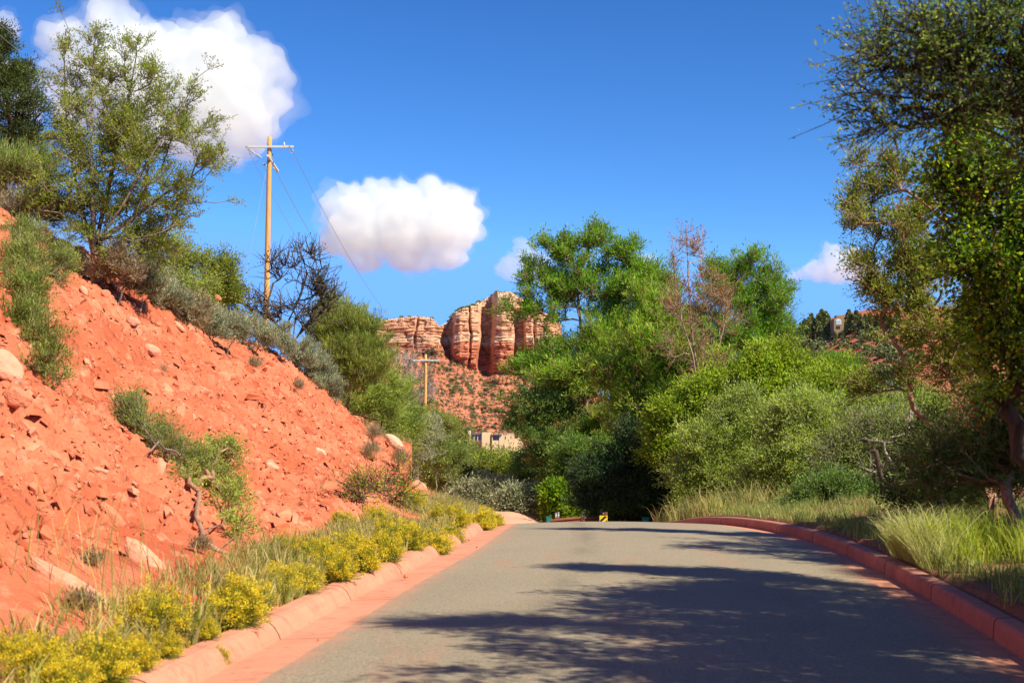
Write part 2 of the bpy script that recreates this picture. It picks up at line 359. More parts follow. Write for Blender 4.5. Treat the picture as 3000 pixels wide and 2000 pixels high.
# the cut bank on the left: fine sheet with broken rock relief
st = np.arange(3, 90, .06); tt = np.concatenate([np.linspace(0, .12, 6)[:-1], np.linspace(.12, .62, 150), np.linspace(.62, 1, 60)[1:]])
Yb = np.repeat(st[:, None], len(tt), 1); xk = XL(st) - GW_L - KW_L; toe = xk - 1.15 + .75 * ss(46, 53, st); xc = np.minimum(np.interp(st, _cY, _cX), toe - .6)
xend = np.minimum(xc - 16, -24)
Xb = np.stack([np.interp(tt, [0, .12, .62, 1], [xk[k] + .02, toe[k], xc[k] - .6, xend[k]]) for k in range(len(st))])
shp = Xb.shape; xf, yf = Xb.ravel(), Yb.ravel(); zf = G(xf, yf)
on = ss(.0, 1.4, (np.repeat(xk[:, None], shp[1], 1).ravel() - xf) - .25)
q = np.stack([xf * .9 + .6 * yf * .5, yf, zf], 1)
n1 = fbm(q * .35, 3); n2 = fbm(q * np.array([1.1, 1.6, 1.1]), 4, .55); n3 = fbm(q * np.array([5, 7, 5.]), 3, .6)
w1, w2, wi = worley(np.stack([(xf + zf) * .9 + n2 * .2, yf * 1.5 + n1 * .3 + xf * .4], 1)); pl = (wi % 97) / 97.
w3, w4, wj = worley(np.stack([(xf + zf) * 2.8, yf * 4.4 + n1 + xf * 1.3], 1)); pl2 = (wj % 89) / 89.
facem = ss(0, 1, (np.repeat(toe[:, None], shp[1], 1).ravel() - xf + .2)) * ss(-2.5, .3, xf - np.repeat(xc[:, None], shp[1], 1).ravel())
pit = -.17 * ss(.26, .58, fbm(q * np.array([3.0, 4.6, 3.0]) + 31, 3, .6)) - .09 * ss(.24, .46, fbm(q * np.array([7., 10, 7.]) + 51, 2, .6))
rel = .16 * n1 + .11 * n2 + .07 * n3 + facem * pit + facem * (.20 * (pl - .45) * (pl > .62) * ss(0, .12, w2 - w1) + .085 * (pl2 - .3) * (pl2 > .4) * ss(0, .18, w4 - w3))
zf = zf + on * rel * (.10 + .90 * facem); xf = xf + on * facem * .45 * rel
xf = np.minimum(xf, np.repeat(xk[:, None], shp[1], 1).ravel() + .02)
EMB = (xf.copy(), yf.copy(), zf.copy()); EMB_M = facem * on
edge = ss(.97, 1, np.repeat(tt[None], len(st), 0).ravel()); zf = zf - edge * 2
_c, _s = math.cos(PITCH), math.sin(PITCH); _dz = EMB[2] - EYE; _fw = EMB[1] * _c + _dz * _s
EMB_PX = 1500 + FPX * EMB[0] / _fw; EMB_PY = 1000 - FPX * (-EMB[1] * _s + _dz * _c) / _fw
def hitb(px, py):                                          # the nearest point of the rough bank surface on a line of sight
    m = np.where((np.abs(EMB_PX - px) < 9) & (np.abs(EMB_PY - py) < 9))[0]
    if len(m) == 0: return hit(px, py)
    i = m[np.argmin(EMB[1][m])]; return P(px, py, float(EMB[1][i]))
tag(obj('embankment', grid_mesh(xf.reshape(shp), Yb, zf.reshape(shp), 'embankment', [M_SOIL])), 'steep crumbling red soil cut bank rising left of the road', kind='structure')
# right verge
st = np.arange(2, 100, .25); tt = np.linspace(0, 1, 120) ** 1.3
Yb = np.repeat(st[:, None], len(tt), 1); xk = XR(st) + GW_R + KW_R
Xb = xk[:, None] + tt[None] * (30 - xk[:, None]); zf = G(Xb.ravel() + .02, Yb.ravel())
zf = zf - .14 * ss(.10, 0, (Xb - xk[:, None]).ravel()) + .10 * fbm(np.stack([Xb.ravel(), Yb.ravel(), zf * 0], 1) * .8, 3) * ss(0, 1.5, (Xb - xk[:, None]).ravel()) - 1.5 * ss(.98, 1, np.repeat(tt[None], len(st), 0).ravel())
tag(obj('verge', grid_mesh(Xb, Yb, zf.reshape(Xb.shape), 'verge', [M_LITTER])), 'shaded leaf strewn verge behind the right kerb', kind='structure')
# ------------------------------------------------------------------ the red rock butte
def rock_mat():
    n = N('layered_sandstone', .95, .1); t = n.nd('TexCoord').outputs['Object']
    sep = n.nd('SeparateXYZ'); n.inp(sep.inputs[0], t); v = n.co(.01)
    wob = n.noise(v, 1.4, 4); z = n.math('ADD', sep.outputs[2], n.math('MULTIPLY', n.math('SUBTRACT', wob, .5), 12))
    zz = n.math('DIVIDE', z, 220)
    band = n.ramp(zz, [(.0, (.42, .13, .075)), (.38, (.46, .175, .105)), (.55, (.45, .165, .10)), (.648, (.47, .20, .12)), (.662, (.62, .44, .30)),
                       (.685, (.62, .42, .28)), (.70, (.56, .30, .19)), (.80, (.63, .40, .26)), (.92, (.65, .47, .31)), (1., (.60, .46, .30))])
    lay = n.noise(n.co((.004, .004, .22)), 1.0, 5, .6); st = n.noise(n.co((.09, .09, .006)), 1.0, 5, .7)
    col = n.mix(n.ramp(lay, [(.35, 0.), (.6, .55)]), band, n.mix(1.0, band, (1.25, 1.15, 1.05), 'MULTIPLY'))
    col = n.mix(n.ramp(st, [(.5, 0.), (.68, .45)]), col, (.24, .085, .055))
    sp = n.noise(v, 22, 4, .7); col = n.mix(n.ramp(sp, [(.62, 0.), (.70, .5)]), col, (.50, .34, .22))
    n.bump(n.noise(v, 40, 4, .7), 2.0, .7); return n.base(col)
M_ROCK = rock_mat()
BD = 1500.; BK = BD / FPX
def pz(py): return EYE + (1400 - py) * BK
_bt = np.array([(960, 1100), (1030, 1010), (1060, 955), (1085, 945), (1106, 937), (1133, 932), (1172, 927), (1212, 923), (1243, 925), (1264, 930), (1275, 940), (1285, 954), (1291, 946), (1307, 936), (1318, 920), (1344, 904),
    (1370, 896), (1391, 890), (1404, 875), (1417, 865), (1436, 853), (1452, 849), (1470, 853), (1491, 850), (1528, 860), (1568, 883), (1585, 905), (1620, 924), (1641, 938), (1646, 948), (1639, 960), (1655, 978), (1668, 1020), (1690, 1080), (1740, 1140), (1850, 1200), (2050, 1270)], float)
_bb = [(960, 1120), (1060, 1040), (1130, 1028), (1240, 1035), (1285, 1000), (1300, 1030), (1340, 1062), (1372, 1080), (1420, 1092), (1510, 1098), (1600, 1100), (1660, 1110), (1740, 1160), (2050, 1290)]
_bd = [(960, -60), (1060, -20), (1100, 0), (1180, 6), (1213, 8), (1217, -8), (1224, 8), (1262, 4), (1282, -22), (1290, -40), (1318, -38), (1328, 24), (1345, 36), (1366, 32), (1371, 14), (1378, 30), (1396, 20), (1405, -42), (1432, -46), (1440, -8), (1450, 26),
       (1470, 38), (1495, 34), (1502, 20), (1506, -34), (1534, -38), (1541, 16), (1560, 22), (1564, 6), (1572, 22), (1610, 20), (1640, 0), (1660, -60), (1700, -80), (2050, -80)]
us = np.concatenate([np.arange(960, 1700, .8), np.arange(1700, 2050, 5)])
ztop = np.array([pz(v) for v in np.interp(us, _bt[:, 0], _bt[:, 1])]); zbase = np.array([pz(v) for v in np.interp(us, [a[0] for a in _bb], [a[1] for a in _bb])])
ztop = ztop + 1.2 * fbm(np.stack([us * .25, us * 0, us * 0], 1), 4, .6)
prof = np.interp(us, [a[0] for a in _bd], [a[1] for a in _bd]) * BK * 1.12
zlow = 10.
nt, ncl, ntp = 110, 190, 26
rows = []
U = us
for k in range(nt + ncl + ntp):
    if k < nt:
        f = k / nt; z = zlow + (zbase - zlow) * f; y = BD - (zbase - z) * 1.75 - 22 * (1 - f) + 0 * z; c = np.zeros_like(U); tal = np.ones_like(U)
        y = y - prof * .35 * f ** 3
    elif k < nt + ncl:
        f = (k - nt) / (ncl - 1); z = zbase + (ztop - zbase) * f; low = ss(0, .12, f)
        shift = -4 * ss(.0, 1, f)                       # recesses lean a little
        pr = np.interp(U + shift + 8 * fbm(np.stack([z * .022, U * .012, z * 0], 1), 3, .6), us, prof)
        y = BD + (z - zbase) * .16 + 10 * np.maximum(f - .8, 0) ** 2 * 25 * .4 - pr * (.35 + .65 * low) * (1 - .25 * ss(.75, 1, f))
        tal = 1 - low * np.ones_like(U)
    else:
        f = (k - nt - ncl + 1) / ntp; z = ztop + 1.5 * math.sin(min(f, .5) * math.pi) - 90 * max(0, f - .5) ; y = BD + (ztop - zbase) * .16 + 4 - prof * .7 * (1 - f) + 170 * f; tal = np.zeros_like(U)
    rows.append(np.stack([(U - 1500) * BK, y, z, tal], 1))
R = np.stack(rows); sh = R.shape[:2]; q = R.reshape(-1, 4); x, y, z, tal = q.T
xx, zz_ = x / BK, z / BK
led = 1.0 * fbm(np.stack([x * .012, z * .15, z * 0], 1), 4, .62) + 2.0 * fbm(np.stack([x * .035, z * .55, z * 0 + 5], 1), 3, .6)
ver = 2.4 * fbm(np.stack([x * .06 + fbm(np.stack([x * .02, z * .03, z * 0], 1), 2) * .8, z * .03, z * 0 + 9], 1), 4, .6)
w1, w2, wi = worley(np.stack([x * .055 + led * .03, z * .11 + ver * .03], 1)); blk = ((wi % 61) / 61. - .5) * 2.8 + 1.6 * ss(.16, 0, w2 - w1)
ydisp = (1 - tal) * (led + ver + blk)
gul = 9 * fbm(np.stack([x * .03, z * .008 + 3, z * 0], 1), 4, .6) + 3 * fbm(np.stack([x * .09, z * .12, z * 0], 1), 3, .6)
ydisp += tal * (gul + 7 * fbm(np.stack([x * .006, z * .13, z * 0 + 2], 1), 3, .6))
zd = tal * (2.6 * fbm(np.stack([x * .05, z * .35, z * 0], 1), 4, .65)) * ss(zlow + 3, zlow + 14, z)
topm = np.zeros(sh); topm[nt + ncl - 6:] = 1; topm = topm.ravel(); ydisp *= (1 - topm * .7)
me = grid_mesh((x * 1.0).reshape(sh), (y + ydisp).reshape(sh), (z + zd).reshape(sh), 'butte', [M_ROCK], smooth=False)
tag(obj('butte', me), 'banded red and cream sandstone butte with shadowed clefts above a talus slope', kind='structure')
BUT_Y = (y + ydisp).reshape(sh); BUT_Z = (z + zd).reshape(sh)
def on_butte(px, py):                                      # foot point on the talus or the top of the butte
    k = int(np.argmin(np.abs(us - px))); zc = BUT_Z[:nt + ncl, k]; i = int(np.argmin(np.abs(zc - pz(py))))
    return Vector(((px - 1500) * BK, BUT_Y[i, k] - .5, zc[i] - .6))

# ------------------------------------------------------------------ clouds: vapour inside a billowed hull, far beyond the land
cy.volume_bounces = 8; cy.max_bounces = 9
import bmesh
_bm = bmesh.new(); bmesh.ops.create_icosphere(_bm, subdivisions=3, radius=1)
ICO_V = np.array([v.co[:] for v in _bm.verts]); ICO_F = [[v.index for v in f.verts] for f in _bm.faces]; _bm.free()
def cloud(label, blobs, d, seed, dens=.02, vox=.07):
    k = d / FPX; ctr = P(blobs[0][0], blobs[0][1], d); mb = MB(); rr = [b[2] * k for b in blobs]
    for b, r in zip(blobs, rr):
        p = P(b[0], b[1], d + (b[3] if len(b) > 3 else 0) * k); mb.add(ICO_V * r * np.array([1, .8, 1]) + np.array(p - ctr), ICO_F)
    me = bpy.data.meshes.new('cloud'); me.from_pydata(np.concatenate(mb.v).tolist(), [], mb.f); me.update()
    o = obj('cloud', me, None, ctr); m = o.modifiers.new('r', 'REMESH'); m.mode = 'VOXEL'; m.voxel_size = max(rr) * vox
    ev = o.evaluated_get(bpy.context.evaluated_depsgraph_get()); me2 = bpy.data.meshes.new_from_object(ev); o.modifiers.clear(); o.data = me2
    n = len(me2.vertices); co = np.empty(n * 3, np.float32); me2.vertices.foreach_get('co', co); co = co.reshape(-1, 3)
    no = np.empty(n * 3, np.float32); me2.vertices.foreach_get('normal', no); no = no.reshape(-1, 3)
    R = float(np.mean(sorted(rr)[-3:])); q = co / R + seed * 3.1
    disp = R * (.50 * np.abs(pnoise(q * 1.5)) + .26 * np.abs(pnoise(q * 3.3)) + .12 * np.abs(pnoise(q * 7.1)) + .05 * pnoise(q * 14) - .14)
    co = co + no * (disp * (.3 + .7 * ss(-.8, -.1, no[:, 2])))[:, None]
    def clean(mesh, vs):                                    # one closed skin again after the billows are pushed out
        o.data = mesh; md = o.modifiers.new('r', 'REMESH'); md.mode = 'VOXEL'; md.voxel_size = vs
        out_ = bpy.data.meshes.new_from_object(o.evaluated_get(bpy.context.evaluated_depsgraph_get())); o.modifiers.clear()
        out_.polygons.foreach_set('use_smooth', [True] * len(out_.polygons)); return out_
    wm = me2.copy(); c2 = co + no * (R * (.07 + .34 * np.maximum(0, fbm(q * 1.3 + 7, 4, .6))))[:, None]; wm.vertices.foreach_set('co', c2.ravel()); wm.update()
    me2.vertices.foreach_set('co', co.ravel()); me2.update(); me2 = clean(me2, max(rr) * vox * .75); wm = clean(wm, max(rr) * vox * .9); me2.name = 'cloud'; o.data = me2
    m = bpy.data.materials.new('cloud_vapour'); m.use_nodes = True; t = m.node_tree; t.nodes.clear()
    v = t.nodes.new('ShaderNodeVolumePrincipled'); v.inputs['Color'].default_value = (.955, .985, .978, 1); v.inputs['Density'].default_value = dens
    t.links.new(v.outputs[0], t.nodes.new('ShaderNodeOutputMaterial').inputs['Volume'])
    me2.materials.clear(); me2.materials.append(m)
    w2 = wm; w2.name = 'wisps'
    m2 = m.copy(); m2.name = 'thin_vapour'; m2.node_tree.nodes['Principled Volume'].inputs['Density'].default_value = dens * .16
    w2.materials.clear(); w2.materials.append(m2); obj('wisps', w2, o); return tag(o, label, 'cloud')
cloud('largest cumulus cloud, heaped behind the left juniper and the near utility pole',
      [(420, 230, 165), (600, 240, 165, 20), (250, 200, 95), (230, 300, 90), (335, 95, 78), (335, 45, 36), (450, 120, 60), (540, 150, 70), (645, 125, 72), (735, 210, 75), (790, 290, 62), (825, 250, 30), (700, 350, 110), (560, 380, 100), (640, 430, 62), (690, 455, 40), (200, 120, 60), (400, 360, 110)], 3000, 1, .014, .055)
cloud('bright heart shaped cumulus cloud hanging above the butte',
      [(1180, 660, 118), (1060, 660, 108), (1300, 650, 108), (990, 620, 55), (985, 700, 52), (1350, 605, 50), (1275, 585, 52), (1100, 570, 48), (1045, 590, 50), (1190, 720, 78), (1300, 730, 62), (1070, 735, 66), (1235, 750, 50)], 3000, 3, .019, .055)
cloud('small wispy cloud just left of the tall pine', [(1540, 765, 45), (1500, 785, 42), (1560, 800, 34), (1530, 722, 26), (1590, 770, 30), (1470, 790, 22)], 3000, 5, .010, .09)
cloud('small low cloud right of the pines above the far hill', [(2450, 785, 50), (2500, 780, 52), (2400, 795, 36), (2365, 800, 22), (2440, 750, 34), (2330, 812, 16), (2550, 800, 40)], 3000, 8, .017, .08)
cloud('scrap of cloud showing between the two green pines', [(1890, 775, 36), (1860, 800, 36), (1910, 800, 34), (1850, 760, 22)], 3000, 11, .010, .12)
cloud('cloud fragment at the upper left corner behind the dark tree', [(10, 75, 42), (-30, 80, 50), (35, 95, 28), (70, 330, 60), (20, 250, 70), (90, 250, 50)], 3000, 12, .012, .1)

# ------------------------------------------------------------------ plant engine
def frustums(A, B, ta, tb, ra, rb, n):
    def ring(Pp, t, r):
        ref = np.where(np.abs(t[:, 2:3]) > .9, np.array([[1, 0, 0.]]), np.array([[0, 0, 1.]]))
        a = np.cross(t, ref); a /= np.linalg.norm(a, axis=1)[:, None] + 1e-9; b = np.cross(t, a)
        th = np.arange(n) / n * 2 * math.pi
        return Pp[:, None] + r[:, None, None] * (a[:, None] * np.cos(th)[None, :, None] + b[:, None] * np.sin(th)[None, :, None])
    V = np.concatenate([ring(A, ta, ra), ring(B, tb, rb)], 1); k = np.arange(len(A))[:, None] * 2 * n; i = np.arange(n)[None]; j = (i + 1) % n
    F = np.stack([k + i, k + j, k + n + j, k + n + i], -1)
    return V.reshape(-1, 3), F.reshape(-1, 4)
def unit(v): return v / (np.linalg.norm(v, axis=-1, keepdims=True) + 1e-9)
def blades(p, d, L, w, rs, face=None, fr=.55):               # diamond leaves: 4 corners each, turned to face outward
    n = len(p); nv = rs.normal(size=(n, 3)) if face is None else face + rs.normal(size=(n, 3)) * fr
    s = unit(np.cross(d, nv)) * (w * .5)[:, None]; m = p + d * (L * .5)[:, None]
    V = np.stack([p, m + s, p + d * L[:, None], m - s], 1).reshape(-1, 3); return V, (np.arange(n)[:, None] * 4 + np.arange(4)[None])
def skeleton(base, tips, rs, seg=.35, start=None, wig=.12, bias=.45):
    nodes = [np.array(base, float)]; par = [-1]; pl = [0.]; dirs = [np.array([0, 0, 1.])]
    if start is not None:
        for s_ in start:
            for (q) in s_:
                pass
            prev = 0
            for q in s_:
                q = np.array(q, float); nodes.append(q); par.append(prev); pl.append(pl[prev] + np.linalg.norm(q - nodes[prev])); dirs.append(unit(q - nodes[prev])); prev = len(nodes) - 1
    NA = np.zeros((20000, 3)); PL = np.zeros(20000); cnt = len(nodes); NA[:cnt] = nodes; PL[:cnt] = pl
    tipn = []
    for t in tips[np.argsort(np.linalg.norm(tips - np.array(base), axis=1))]:
        dv = t - NA[:cnt]; dist = np.linalg.norm(dv, axis=1); cost = dist + bias * PL[:cnt] * .55 + np.maximum(0, -dv[:, 2]) * .6
        i = int(np.argmin(cost)); L = dist[i]; k = max(1, int(L / seg)); p0 = NA[i].copy(); d0 = dirs[i]; c = p0 + (unit(t - p0) * .6 + d0 * .45 + np.array([0, 0, .12])) * L * .5
        prev = i
        for j in range(1, k + 1):
            u = j / k; q = (1 - u) ** 2 * p0 + 2 * u * (1 - u) * c + u * u * t + (rs.normal(size=3) * wig * seg * (u < 1))
            nodes.append(q); par.append(prev); d = unit(q - nodes[prev]); dirs.append(d)
            NA[cnt] = q; PL[cnt] = PL[prev] + np.linalg.norm(q - nodes[prev]); prev = cnt; cnt += 1
        tipn.append(prev)
        if cnt > 19500: break
    return np.array(nodes), np.array(par), np.array(dirs), np.array(tipn)
def radii(par, tipn, r0, r1, n):
    f = np.zeros(n); f[tipn] += 1
    for i in range(n - 1, 0, -1):
        if f[i] == 0: f[i] = .5
        f[par[i]] += f[i]
    return r0 + (r1 - r0) * (f / f[0]) ** .62
def sample_lobes(lobes, n, rs, shell=.5, cl=.17):
    w = np.array([(l[3] * l[4] * l[5]) ** .72 * (l[6] if len(l) > 6 else 1) for l in lobes]); cnt = np.maximum(2, np.round(w / w.sum() * n)).astype(int); out = []
    for l, c in zip(lobes, cnt):
        k = max(2, int(c / 6.5)); d = unit(rs.normal(size=(k, 3))); r = rs.rand(k) ** shell; sc = d * r[:, None]
        q = sc[rs.randint(0, k, c)] + rs.normal(size=(c, 3)) * (.55 + rs.exponential(.5, size=(c, 1))) * cl * (30. / max(c, 12)) ** .25; out.append(np.array(l[:3]) + q * np.array(l[3:6]))
    return np.concatenate(out)
def plant(name, label, cat, base, lobes, bark, leaf, seed=0, tips=250, leaves=60, spread=.12, L=.05, w=.02, up=.4, r_trunk=.12, r_twig=.008, seg=.35, twigs=3, twig_l=.25,
          start=None, group=None, wig=.12, shell=.5, parts=('trunk', 'crown'), density=None, out=.8, zsq=.75, bias=.45, cl=.19, extra_leaf=None, xfrac=.2):
    rs = np.random.RandomState(seed + 11); base = np.array(base, float)
    if leaf is not None and seed < 210: twig_l *= 1.6; spread *= .58
    T = sample_lobes(lobes, tips, rs, shell, cl); gz = G(T[:, 0], T[:, 1]); T = T[T[:, 2] > gz + .05]
    nodes, par, dirs, tipn = skeleton(base, T, rs, seg, start, wig, bias)
    r = radii(par, tipn, r_twig * 1.2, r_trunk * .72, len(nodes)); k = np.arange(1, len(nodes)); pk = par[k]
    ra = np.minimum(r[pk], r[k] * 1.3); V, F = frustums(nodes[pk], nodes[k], dirs[pk], dirs[k], ra, r[k], 5 if r_trunk < .25 else 7)
    tn = np.repeat(tipn, twigs); ctr = nodes.mean(0)
    td = unit(dirs[tn] * .7 + unit(nodes[tn] - ctr) * out * .5 + rs.normal(size=(len(tn), 3)) * .6 + np.array([0, 0, up * .4])); tl = twig_l * (.5 + rs.rand(len(tn)))
    mid = nodes[tn] + td * (tl * .5)[:, None] + rs.normal(size=td.shape) * .06 * twig_l; end = nodes[tn] + td * tl[:, None] + np.array([0, 0, .1 * up]) * tl[:, None]
    z0 = np.full(len(tn), r_twig * 1.2)
    V1, F1 = frustums(nodes[tn], mid, td, td, z0, z0 * .8, 3); V2, F2 = frustums(mid, end, td, td, z0 * .8, z0 * .4, 3)
    VV = np.concatenate([V, V1, V2]) - base; FF = [F, F1 + len(V), F2 + len(V) + len(V1)]
    root = thing(name, label, cat, base, group)
    obj(parts[0], mesh_np(parts[0], VV, FF, [bark], smooth=True), root)
    if leaf is not None and leaves:
        per = max(1, int(leaves / twigs)); li = np.repeat(np.arange(len(tn)), per); u = .12 + rs.rand(len(li)) ** .8 * .92
        a = np.where(u[:, None] < .5, nodes[tn][li] + (mid - nodes[tn])[li] * (u * 2)[:, None], mid[li] + (end - mid)[li] * (u * 2 - 1)[:, None])
        off = rs.normal(size=a.shape) * spread * np.array([1, 1, zsq]); pos = a + off
        d = unit(td[li] * .6 + unit(off) * out + rs.normal(size=a.shape) * .45 + np.array([0, 0, up])); LL = 1.25 * L * (.6 + .8 * rs.rand(len(li))); ww = 1.3 * w * (.7 + .6 * rs.rand(len(li)))
        fc = unit(off) * .8 + unit(a - nodes[tn][li] + td[li] * .2) * .3 + unit(a - ctr) * .55 + np.array([0, 0, .25]); V, F = blades(pos - base, d, LL, ww, rs, unit(fc), .5); mats = [leaf]; mi = None
        if extra_leaf is not None: mats.append(extra_leaf); mi = (np.repeat(rs.rand(len(tn)) < xfrac, per) & (rs.rand(len(li)) < .8)).astype(int)
        obj(parts[1], mesh_np(parts[1], V, F, mats, mi), root)
    return root
def LB(lst, d, th=.85):                                     # lobes: (px, py, rx_px, ry_px[, depth offset m, weight])
    o = []
    for l in lst:
        dd = d + (l[4] if len(l) > 4 else 0); p = P(l[0], l[1], dd); m = dd / FPX
        o.append((p.x, p.y, p.z, l[2] * m, (l[2] + l[3]) / 2 * m * th, l[3] * m) + ((l[5],) if len(l) > 5 else ()))
    return o
def foot(px, d, dz=-.1):
    x = (px - 1500) / FPX * d; return (x, d, g1(x, d) + dz)

B_GREY = barkmat('grey_bark', (.14, .11, .085), (.30, .25, .20)); B_DARK = barkmat('dark_bark', (.05, .035, .025), (.12, .09, .065))
B_RED = barkmat('shaggy_juniper_bark', (.22, .09, .05), (.45, .27, .18)); B_PALE = barkmat('bleached_dead_wood', (.26, .21, .17), (.46, .40, .34)); B_DEAD = barkmat('dead_pine_bark', (.20, .12, .08), (.42, .30, .21)); B_TAN = barkmat('tan_pine_bark', (.18, .10, .06), (.36, .23, .15))
L_JUN = leafmat('juniper_leaf', [(0.13, 0.2, 0.02), (0.26, 0.33, 0.03), (0.4, 0.43, 0.06)], .3, clump=1.5)
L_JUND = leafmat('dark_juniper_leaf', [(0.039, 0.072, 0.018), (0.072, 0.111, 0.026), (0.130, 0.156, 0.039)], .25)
L_PINE = leafmat('pine_needle', [(.09, .24, .016), (.19, .38, .024), (.30, .48, .04)], .35, clump=.8)
L_PINEL = leafmat('light_pine_needle', [(.14, .29, .018), (.27, .43, .03), (.42, .53, .05)], .35, clump=.8)
L_BROWN = leafmat('dead_pine_needle', [(0.3, 0.11, 0.035), (0.46, 0.2, 0.07), (0.3, 0.16, 0.07)], .3)
L_MESQ = leafmat('mesquite_leaf', [(.20, .28, .045), (.36, .45, .08), (.52, .57, .16)], .35, clump=.9)
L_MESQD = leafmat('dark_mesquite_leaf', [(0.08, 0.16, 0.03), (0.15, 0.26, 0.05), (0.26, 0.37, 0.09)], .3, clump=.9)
L_POD = leafmat('yellow_pod', [(.45, .36, .05), (.50, .30, .06)], .2)
L_OAK = leafmat('oak_leaf', [(0.16, 0.26, 0.02), (0.31, 0.41, 0.03), (0.48, 0.52, 0.06)], .4, clump=1.0)
L_VINE = leafmat('vine_leaf', [(0.070, 0.154, 0.021), (0.168, 0.308, 0.021), (0.476, 0.504, 0.028)], .55, clump=1.6)
L_VRED = leafmat('red_vine_leaf', [(.30, .06, .02), (.35, .14, .02)], .5)
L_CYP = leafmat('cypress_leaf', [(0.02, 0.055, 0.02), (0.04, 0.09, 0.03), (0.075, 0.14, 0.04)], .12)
L_SAGE = leafmat('sage_leaf', [(0.22, 0.25, 0.15), (0.34, 0.36, 0.22), (0.42, 0.42, 0.28)], .2, clump=2.5)
L_BROOM = leafmat('broom_twig', [(0.182, 0.252, 0.042), (0.280, 0.350, 0.063), (0.420, 0.378, 0.098)], .3, clump=1.6)
L_SHRUB = leafmat('shrub_leaf', [(0.14, 0.21, 0.04), (0.24, 0.32, 0.06), (0.36, 0.4, 0.12)], .3, clump=2)
L_DRY = leafmat('dry_twig', [(0.26, 0.2, 0.12), (0.4, 0.32, 0.2), (0.3, 0.22, 0.12)], .2, clump=2)
L_BUD = leafmat('yellow_flower', [(0.52, 0.4, 0.02), (0.68, 0.52, 0.025), (0.6, 0.5, 0.03)], .25, clump=3, dark=.8)
L_RBG = leafmat('rabbitbrush_stem', [(0.2, 0.26, 0.04), (0.36, 0.4, 0.06), (0.3, 0.24, 0.09)], .3, clump=3)
L_GRASS = leafmat('grass_blade', [(.16, .21, .04), (.30, .33, .08), (.46, .42, .15), (.58, .48, .24), (.54, .42, .20)], .35, clump=1.5)

L_VERGE = leafmat('verge_grass_blade', [(.12, .19, .04), (.24, .31, .07), (.38, .40, .14), (.48, .42, .20)], .35, clump=1.5)
# ------------------------------------------------------------------ trees on the left slope
def base_on(px, d): return foot(px, d)
plant('juniper_tree', 'large open crowned juniper growing at the top edge of the red bank', 'juniper', P(275, 745, 27.5),
      LB([(270, 130, 22, 60), (190, 150, 18, 60), (290, 220, 60, 70), (395, 145, 40, 40), (420, 215, 45, 50), (320, 330, 105, 120), (200, 260, 35, 80), (460, 300, 60, 70), (545, 275, 35, 35), (520, 380, 80, 65, 0), (610, 350, 30, 28),
          (600, 490, 65, 55), (540, 560, 80, 60), (380, 500, 140, 110), (250, 430, 100, 110), (215, 570, 95, 80), (340, 620, 130, 70), (430, 690, 100, 70, .5), (130, 560, 45, 60), (480, 620, 70, 50), (250, 680, 70, 40), (340, 710, 70, 34)], 27.5, .8),
      B_GREY, L_JUN, 3, cl=.30, tips=820, leaves=84, spread=.05, L=.042, w=.016, up=.55, r_trunk=.17, r_twig=.005, seg=.22, twigs=4, twig_l=.17, shell=.42, wig=.2, start=[[tuple(P(x, y, 27.5 + dy)) for x, y, dy in st] for st in (
          ((262, 690, 0), (235, 600, .1), (205, 450, .2), (190, 300, .2), (188, 180, .1)), ((275, 690, -.1), (270, 560, -.2), (268, 400, -.2), (272, 250, -.1), (275, 130, 0)), ((285, 690, .1), (315, 560, .2), (345, 420, .3), (380, 270, .2), (400, 160, .1)),
          ((295, 695, -.1), (360, 600, -.3), (430, 480, -.4), (500, 360, -.3), (545, 290, -.2)), ((300, 700, 0), (390, 640, 0), (480, 570, .1), (560, 520, .1), (620, 470, 0)), ((290, 710, -.2), (360, 700, -.4), (440, 690, -.5)))])
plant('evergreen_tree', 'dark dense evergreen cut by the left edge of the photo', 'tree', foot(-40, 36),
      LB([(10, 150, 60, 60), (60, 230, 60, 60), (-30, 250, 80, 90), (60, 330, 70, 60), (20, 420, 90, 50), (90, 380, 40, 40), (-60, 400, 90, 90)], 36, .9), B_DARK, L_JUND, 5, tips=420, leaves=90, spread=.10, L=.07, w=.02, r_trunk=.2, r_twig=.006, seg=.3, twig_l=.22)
plant('brush_shrub', 'pale green brush at the left edge above the bank', 'shrub', foot(40, 31), LB([(50, 540, 100, 80), (120, 500, 50, 45), (0, 500, 60, 50), (-30, 560, 60, 60)], 31), B_GREY, L_SHRUB, 6, tips=260, leaves=90, spread=.10, L=.09, w=.012, up=1.3, r_trunk=.04, seg=.25, parts=('stems', 'foliage'))
plant('dry_shrub', 'low brown twiggy shrub below the pale brush at the left edge', 'shrub', foot(70, 28), LB([(60, 630, 90, 35), (160, 620, 50, 30), (-10, 620, 50, 35)], 28), B_GREY, L_DRY, 7, tips=160, leaves=70, spread=.07, L=.08, w=.01, up=.9, r_trunk=.03, seg=.2, parts=('stems', 'foliage'))
plant('juniper_tree', 'round topped juniper leaning on the skyline left of the near utility pole', 'juniper', foot(600, 47),
      LB([(575, 790, 70, 60), (640, 820, 55, 60), (600, 870, 90, 60), (665, 870, 35, 50), (520, 800, 60, 60), (640, 930, 60, 40)], 47), B_GREY, L_JUN, 9, tips=380, leaves=70, spread=.11, L=.08, w=.026, r_trunk=.14, r_twig=.009, seg=.3, twig_l=.28, twigs=3)
plant('feathery_shrub', 'soft green feathery shrub between the large juniper and the round topped one', 'shrub', foot(500, 40),
      LB([(470, 760, 60, 60), (530, 850, 80, 60), (440, 800, 60, 50), (590, 900, 50, 40)], 40), B_GREY, L_MESQ, 10, tips=260, leaves=90, spread=.13, L=.06, w=.02, r_trunk=.06, seg=.3, parts=('stems', 'foliage'))
